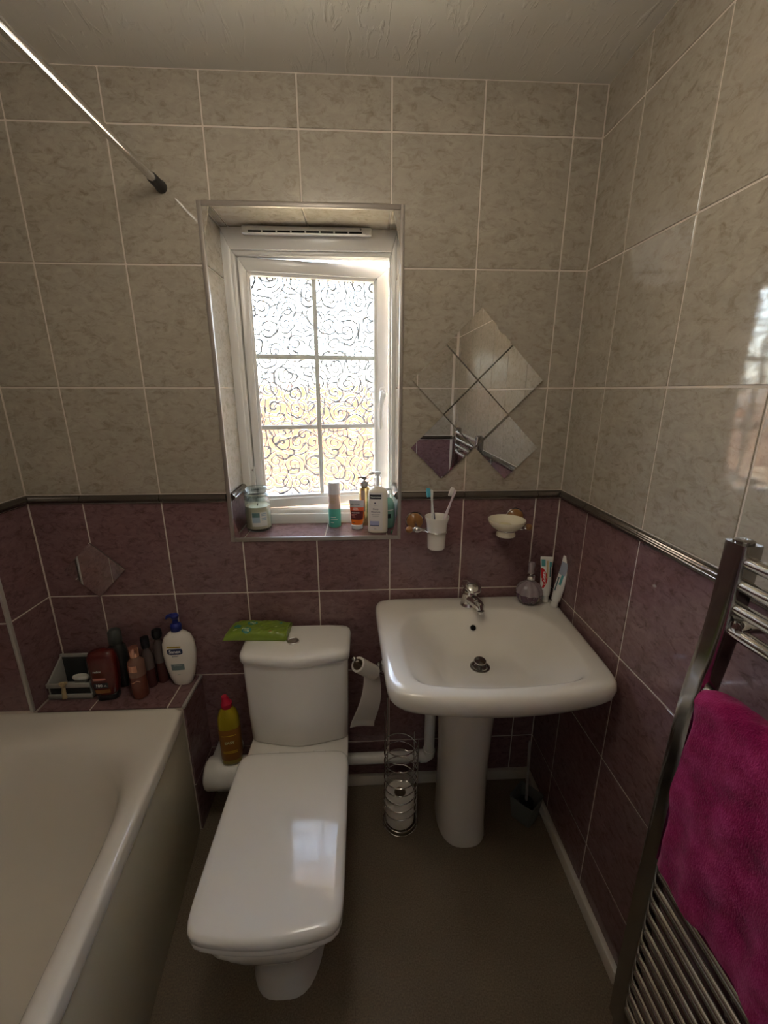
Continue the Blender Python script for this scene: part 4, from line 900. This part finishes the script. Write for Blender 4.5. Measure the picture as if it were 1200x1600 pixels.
lettering('FREE', .0095, shift(wsurf(.0020), -.036, -.027), 'wipes_pale', t, True); lettering('WIPES', .0072, shift(wsurf(.0020), -.036, -.0345), 'wipes_pale', t, True)

# ------------------------------------------------------------------ soap dispenser and toothpaste
ZB = .8488
t = thing('soap_dispenser', 'round ribbed glass soap dispenser with purple contents on the basin', 'dispenser', (1.664, -.066, ZB))
rg = []
for r, z in [(.016, .0006), (.024, .002), (.034, .012), (.0415, .026), (.0445, .042), (.042, .058), (.034, .071), (.022, .079), (.0135, .083), (.012, .088)]:
    rg.append([((r * (1 + .045 * cos(10 * q))) * cos(q), (r * (1 + .045 * cos(10 * q))) * sin(q), z) for q in [2 * pi * i / 80 for i in range(80)]])
MB().loft(rg[:5], True, False).build('bottle_lower', 'lilac_lower', t, local=True)
MB().loft(rg[4:], False, True).build('bottle_upper', 'lilac_upper', t, local=True)
for i in range(34):
    q = rnd.uniform(pi, 2 * pi); z = rnd.uniform(.010, .040); rr0 = .0345 + .010 * min(1, (z - .010) / .028)
    MB().lathe([(.0003, -.0012), (.0014, 0), (.0003, .0012)], (rr0 * cos(q), rr0 * sin(q), z), seg=8).build('bead', 'lilac_upper', t, local=True)
MB().lathe([(.013, .086), (.0145, .088), (.0145, .104), (.0125, .106), (.005, .107), (.005, .114)]).build('collar', 'chrome', t, local=True)
MB().loft([ovring(.008, .008, .112, 2, 20), ovring(.0115, .0105, .116, 2.4, 20), ovring(.0095, .009, .130, 2.4, 20), ovring(.0120, .0105, .147, 2.4, 20), ovring(.009, .008, .153, 2.4, 20), ovring(.004, .004, .155, 2, 20)]).build('pump_head', 'lilac_upper', t, local=True)
def paste(name, lab, loc, rot, L, W, cap, deco):
    t = thing(name, lab, 'toothpaste', loc, rot, 'toothpaste tubes in the basin corner')
    MB().lathe([(.004, .0004), (cap, .0004), (cap + .001, .003), (cap * .92, .020), (.006, .021)]).build('cap', 'paste_white', t, local=True)
    MB().loft([ovring(.012, .011, .021, 2.2), ovring(.015, .0135, .026, 2.2), ovring(.016 + W * .12, .0125, L * .4, 2.2), ovring(W * .9, .007, L * .75, 2.2), ovring(W, .0022, L * .94, 2.4), ovring(W, .0014, L, 2.4)]).build('tube_body', 'paste_white', t, local=True)
    def surf(u, v):
        k = (v - .026) / (L - .026); w = .015 + (W - .015) * k; d = .0135 * (1 - k) ** .8 + .0018
        uu = u * w; return (uu, -(d * max(0, 1 - abs(u) ** 2.2) ** (1 / 2.2) + .0009), v)
    for u0, u1, v0, v1, m in deco: patch('print_panel', u0, u1, v0, v1, surf, m, t, 8, 6)
    return t, surf
t, s = paste('toothpaste_tube', 'white toothpaste tube with red and teal print leaning in the basin corner', (1.7275, -.0600, ZB), (radians(-13), 0, radians(-8)), .160, .021, .012,
   [(-.9, -.25, .126, .150, 'paste_teal'), (-.05, .25, .085, .146, 'ochre_print'), (.45, .9, .125, .142, 'paste_teal'), (.5, .75, .090, .125, 'paste_dark')])
mb = MB().grid(lambda a, b: s(-.99 + (.10 + 1.02 * sin(pi * (.08 + .84 * b))) * a, .050 + .070 * b), 8, 14); mb.build('red_print', 'paste_red', t, local=True)
lettering('Colgate', .0145, lambda u, v: (lambda q: (q[0], q[1] - .0006, q[2]))(s(-.50 - v / .019, .085 + u)), 'ink_white', t, True)
t, s = paste('toothpaste_tube', 'narrow grey and white toothpaste tube leaning against the right wall', (1.7435, -.0965, ZB), (radians(-8), radians(4.0), radians(-62)), .184, .017, .012,
   [(-.8, .8, .120, .164, 'paste_grey'), (.1, .6, .085, .120, 'paste_teal'), (-.5, -.2, .06, .11, 'paste_dark')])

# ------------------------------------------------------------------ tumbler and soap dish holders
def wall_mount(t, cx, cz, knob_x, bar_z, ring_x, ring_y, ring_r, knob_mat):
    MB().lathe([(.031, .0005), (.0315, .004), (.029, .007)], (cx, 0, cz), 'y', 36).build('rim', 'chrome', t)
    MB().lathe([(.028, .005), (.0275, .012), (.020, .019), (.012, .022), (.008, .024)], (cx, 0, cz), 'y', 36).build('wall_rose', 'wood_walnut', t)
    MB().tube([(cx, -.022, cz), (cx, -.05, (cz + bar_z) / 2), (cx, -.072, bar_z)], .0055, 12).build('arm', 'chrome', t)
    s = 1 if knob_x > cx else -1
    pts = []; rs = []
    for d, r in [(-.030, .004), (-.018, .0045), (-.012, .008), (-.006, .0105), (.0, .0115), (.006, .0105), (.010, .006), (.014, .0085), (.017, .006)]: pts.append((cx + s * d, -.072, bar_z)); rs.append(r)
    MB().tube(pts, .005, 16, rs=rs).build('cross_bar', 'chrome', t)
    MB().tube([(cx + s * .016, -.072, bar_z), (cx + s * .020, -.072, bar_z), (cx + s * .027, -.072, bar_z), (cx + s * .034, -.072, bar_z), (cx + s * .037, -.072, bar_z)], .01, 16, rs=[.007, .0105, .0115, .0085, .003]).build('finial', knob_mat, t)
    MB().tube([(cx - s * .028, -.072, bar_z), (ring_x + s * (ring_r + .012), (ring_y - .072) / 2, bar_z), (ring_x + s * ring_r, ring_y, bar_z)], .0035, 10).build('ring_arm', 'chrome', t)
    MB().tube([(ring_x + ring_r * cos(q), ring_y + ring_r * sin(q), bar_z) for q in [2 * pi * i / 40 for i in range(40)]], .0032, 10, closed=True).build('ring', 'chrome', t)
t = thing('tumbler_holder', 'chrome and wood wall holder carrying the toothbrush tumbler', 'holder', (1.264, -.0005, 1.105)); wall_mount(t, 1.264, 1.138, 1.234, 1.128, 1.3265, -.086, .0355, 'wood_walnut')
c = thing('tumbler', 'white ceramic tumbler held in the chrome ring beside the window', 'tumbler', (1.3265, -.086, 1.068))
MB().lathe([(.004, .0), (.0265, .0), (.0285, .003), (.0305, .05), (.0335, .085), (.0385, .103), (.0400, .108), (.0392, .110), (.0375, .108), (.0320, .090), (.0280, .05), (.0255, .006), (.004, .005)], seg=40).build('cup', 'cup_ceramic', c, local=True)
def brush(name, lab, a, b, hd, mats, off):
    t = thing(name, lab, 'toothbrush', a, (0, 0, 0), 'toothbrushes in the tumbler'); a, b = Vector(a), Vector(b); d = b - a
    pts = [a + d * k for k in (0, .2, .4, .55, .68, .78, .86, .95, 1)]; 
    MB().tube(pts, .004, 12, rs=[.004, .0052, .0062, .0055, .004, .003, .0036, .0055, .004]).build('handle', mats[0], t)
    n = Vector(hd).normalized(); c0 = a + d * .955 + n * .006; ax = d.normalized(); sd = ax.cross(n)
    rings = []
    for e in (0, 1):
        rings.append([c0 + n * (.010 * e) + ax * (.0145 * cos(q) * (1 + .05 * e)) + sd * (.0058 * sin(q)) for q in [2 * pi * i / 20 for i in range(20)]])
    h = MB().loft(rings).build('bristles', mats[1], t)
    if off: MB().tube([a + d * .35 + Vector((.004, -.001, 0)), a + d * .60 + Vector((.003, -.001, 0))], .0035, 10, rs=[.0052, .003]).build('grip', mats[2], t)
brush('toothbrush', 'white and navy toothbrush with teal bristles standing in the tumbler', (1.321, -.084, 1.078), (1.3055, -.084, 1.2640), (-1, -.25, 0), ('brush_white', 'brush_teal', 'brush_navy'), True)
brush('toothbrush', 'pale pink toothbrush leaning to the right in the tumbler', (1.322, -.088, 1.082), (1.3810, -.090, 1.2640), (-1, -.1, .3), ('brush_pink', 'brush_white', 'brush_pink'), False)
t = thing('soap_holder', 'chrome and wood wall holder carrying the soap dish', 'holder', (1.612, -.0005, 1.115)); wall_mount(t, 1.612, 1.148, 1.659, 1.131, 1.5555, -.088, .0335, 'wood_walnut')
c = thing('soap_dish', 'shallow cream ceramic soap dish above the basin', 'dish', (1.5555, -.088, 1.108))
MB().lathe([(.004, .0), (.0300, .0), (.0315, .003), (.0300, .009), (.0275, .016), (.0305, .021), (.0455, .031), (.0560, .043), (.0605, .054), (.0598, .0562), (.0575, .0545), (.0530, .045), (.0430, .0345), (.0280, .026), (.004, .024)], seg=48).build('dish', 'dish_cream', c, local=True)
o = MB().loft([[(1.548 + .024 * a * cos(q), -.090 + .018 * a * sin(q), 1.108 + z) for q in [2 * pi * i / 28 for i in range(28)]] for a, z in [(.6, .0262), (.95, .031), (1, .036), (.9, .041), (.5, .0445), (.05, .0455)]]).build('soap_bar', 'soap_cream', ang=80)
tag(o, 'worn oval bar of cream soap in the soap dish', 'soap')

# ------------------------------------------------------------------ toilet paper
t = thing('paper_holder', 'chrome peg holder angled out of the wall beside the cistern', 'holder', (1.152, -.0008, .56))
a0, a1 = Vector((1.060, -.1355, .680)), Vector((1.145, -.062, .572)); ax = (a1 - a0).normalized()
MB().tube([a0 - ax * .012, a0, a1 + ax * .01, Vector((1.155, -.03, .562)), Vector((1.155, -.001, .562))], .006, 12).build('peg', 'chrome', t)
MB().lathe([(.026, .0005), (.026, .005), (.015, .010), (.008, .012)], (1.155, 0, .562), 'y').build('wall_rose', 'chrome', t)
MB().lathe([(.0006, -.009), (.006, -.006), (.009, 0), (.006, .006), (.0006, .009)], tuple(a0 - ax * .014 + Vector((0, 0, .004)))).build('end_ball', 'chrome', t)
t = thing('toilet_roll', 'almost finished toilet roll with a long sheet hanging from the peg', 'toilet roll', (1.10, -.1, .42))
u1 = ax.cross(Vector((0, 0, 1))).normalized(); u2 = u1.cross(ax); cc = a0 + ax * .006
def rr(r, d): return [cc + ax * d - Vector((0, 0, .010)) + r * (cos(q) * u1 + sin(q) * u2) for q in [2 * pi * i / 32 for i in range(32)]]
MB().loft([rr(.0195, 0), rr(.0265, .0), rr(.0268, .002), rr(.0268, .100), rr(.0195, .100), rr(.0195, 0)], False, False).build('paper', 'paper', t, ang=50)
MB().loft([rr(.0186, -.0005), rr(.0194, -.0005), rr(.0194, .1005), rr(.0186, .1005), rr(.0186, -.0005)], False, False).build('core', 'cardboard', t, ang=50)
tl, tr_ = cc + ax * .002 + Vector((.020, .006, -.020)), cc + ax * .1 + Vector((.020, .012, -.020)); bl, br_ = Vector((1.031, -.132, .402)), Vector((1.117, -.070, .352))
def sheet(e):
    def fn(a, b):
        p = tl.lerp(tr_, a).lerp(bl.lerp(br_, a), b); bul = .016 * sin(pi * min(1, b * 1.1)) * (1 - .3 * b)
        return p + Vector((bul + e, -bul * .7, .004 * sin(a * 4)))
    return fn
mb = MB(); n1 = (12 + 1) * (24 + 1); mb.grid(sheet(0), 12, 24); mb.grid(sheet(.0012), 12, 24)
idx = [i for i in range(12)] + [12 + j * 13 for j in range(24)] + [24 * 13 + i for i in range(12, 0, -1)] + [j * 13 for j in range(24, 0, -1)]
for i in range(len(idx)): a, b = idx[i], idx[(i + 1) % len(idx)]; mb.f.append((a, b, b + n1, a + n1))
mb.build('hanging_sheet', 'paper', t, ang=60)
# wire stand with one spare roll
SX, SY = 1.213, -.168
t = thing('roll_stand', 'chrome wire spare toilet roll stand on the floor beside the pedestal', 'roll stand', (SX, SY, 0))
def ringpts(r, z, n=44): return [(SX + r * cos(2 * pi * i / n), SY + r * sin(2 * pi * i / n), z) for i in range(n)]
for z, r in [(.0035, .064), (.018, .060)]: MB().tube(ringpts(r, z), .0022, 8, closed=True).build('ring', 'chrome', t)
MB().tube([(SX + .060 * cos(q), SY + .060 * sin(q), .05 + .036 * q / (2 * pi)) for q in [2 * pi * k / 36 for k in range(36 * 9 + 1)]], .0018, 8).build('spiral', 'chrome', t)
for q in (2.4, 3.5, 5.9, .6): MB().tube([(SX + .0625 * cos(q), SY + .0625 * sin(q), .003), (SX + .0625 * cos(q), SY + .0625 * sin(q), .376 if q not in (2.4, 3.5) else .52)], .002, 8).build('upright', 'chrome', t)
for q in (.3, 1.87): MB().tube([(SX + .060 * cos(q), SY + .060 * sin(q), .018), (SX - .060 * cos(q), SY - .060 * sin(q), .018)], .002, 8).build('floor_wire', 'chrome', t)
t = thing('spare_toilet_roll', 'full white toilet roll standing inside the wire stand', 'toilet roll', (SX - .002, SY - .002, .0205))
MB().lathe([(.0215, 0), (.051, 0), (.053, .003), (.053, .117), (.051, .120), (.0215, .120), (.0215, 0)], seg=44, cap0=False, cap1=False).build('paper', 'paper', t, local=True)
MB().lathe([(.0195, -.0003), (.0212, -.0003), (.0212, .1203), (.0195, .1203), (.0195, -.0003)], seg=30, cap0=False, cap1=False).build('core', 'cardboard', t, local=True)

# ------------------------------------------------------------------ toilet brush
t = thing('toilet_brush', 'toilet brush in a dark grey square holder on the floor in the corner', 'toilet brush', (1.690, -.175, 0), (0, 0, radians(42)))
def sq(h, z, p=16): return rring((0, 0), h, h, p, z, 48)
MB().loft([sq(.036, .0008), sq(.038, .006), sq(.047, .100), sq(.0475, .102), sq(.044, .102), sq(.043, .098), sq(.034, .008)]).build('holder_cup', 'holder_grey', t, local=True, ang=50)
MB().lathe([(.018, .010), (.030, .02), (.032, .05), (.026, .075), (.008, .082)]).build('bristles', 'black_plastic', t, local=True)
MB().tube([(0, 0, .075), (.000, .006, .2), (.001, .012, .325), (.001, .0125, .345)], .006, 12, rs=[.0055, .0045, .005, .004]).build('handle', 'brush_metal', t, local=True)
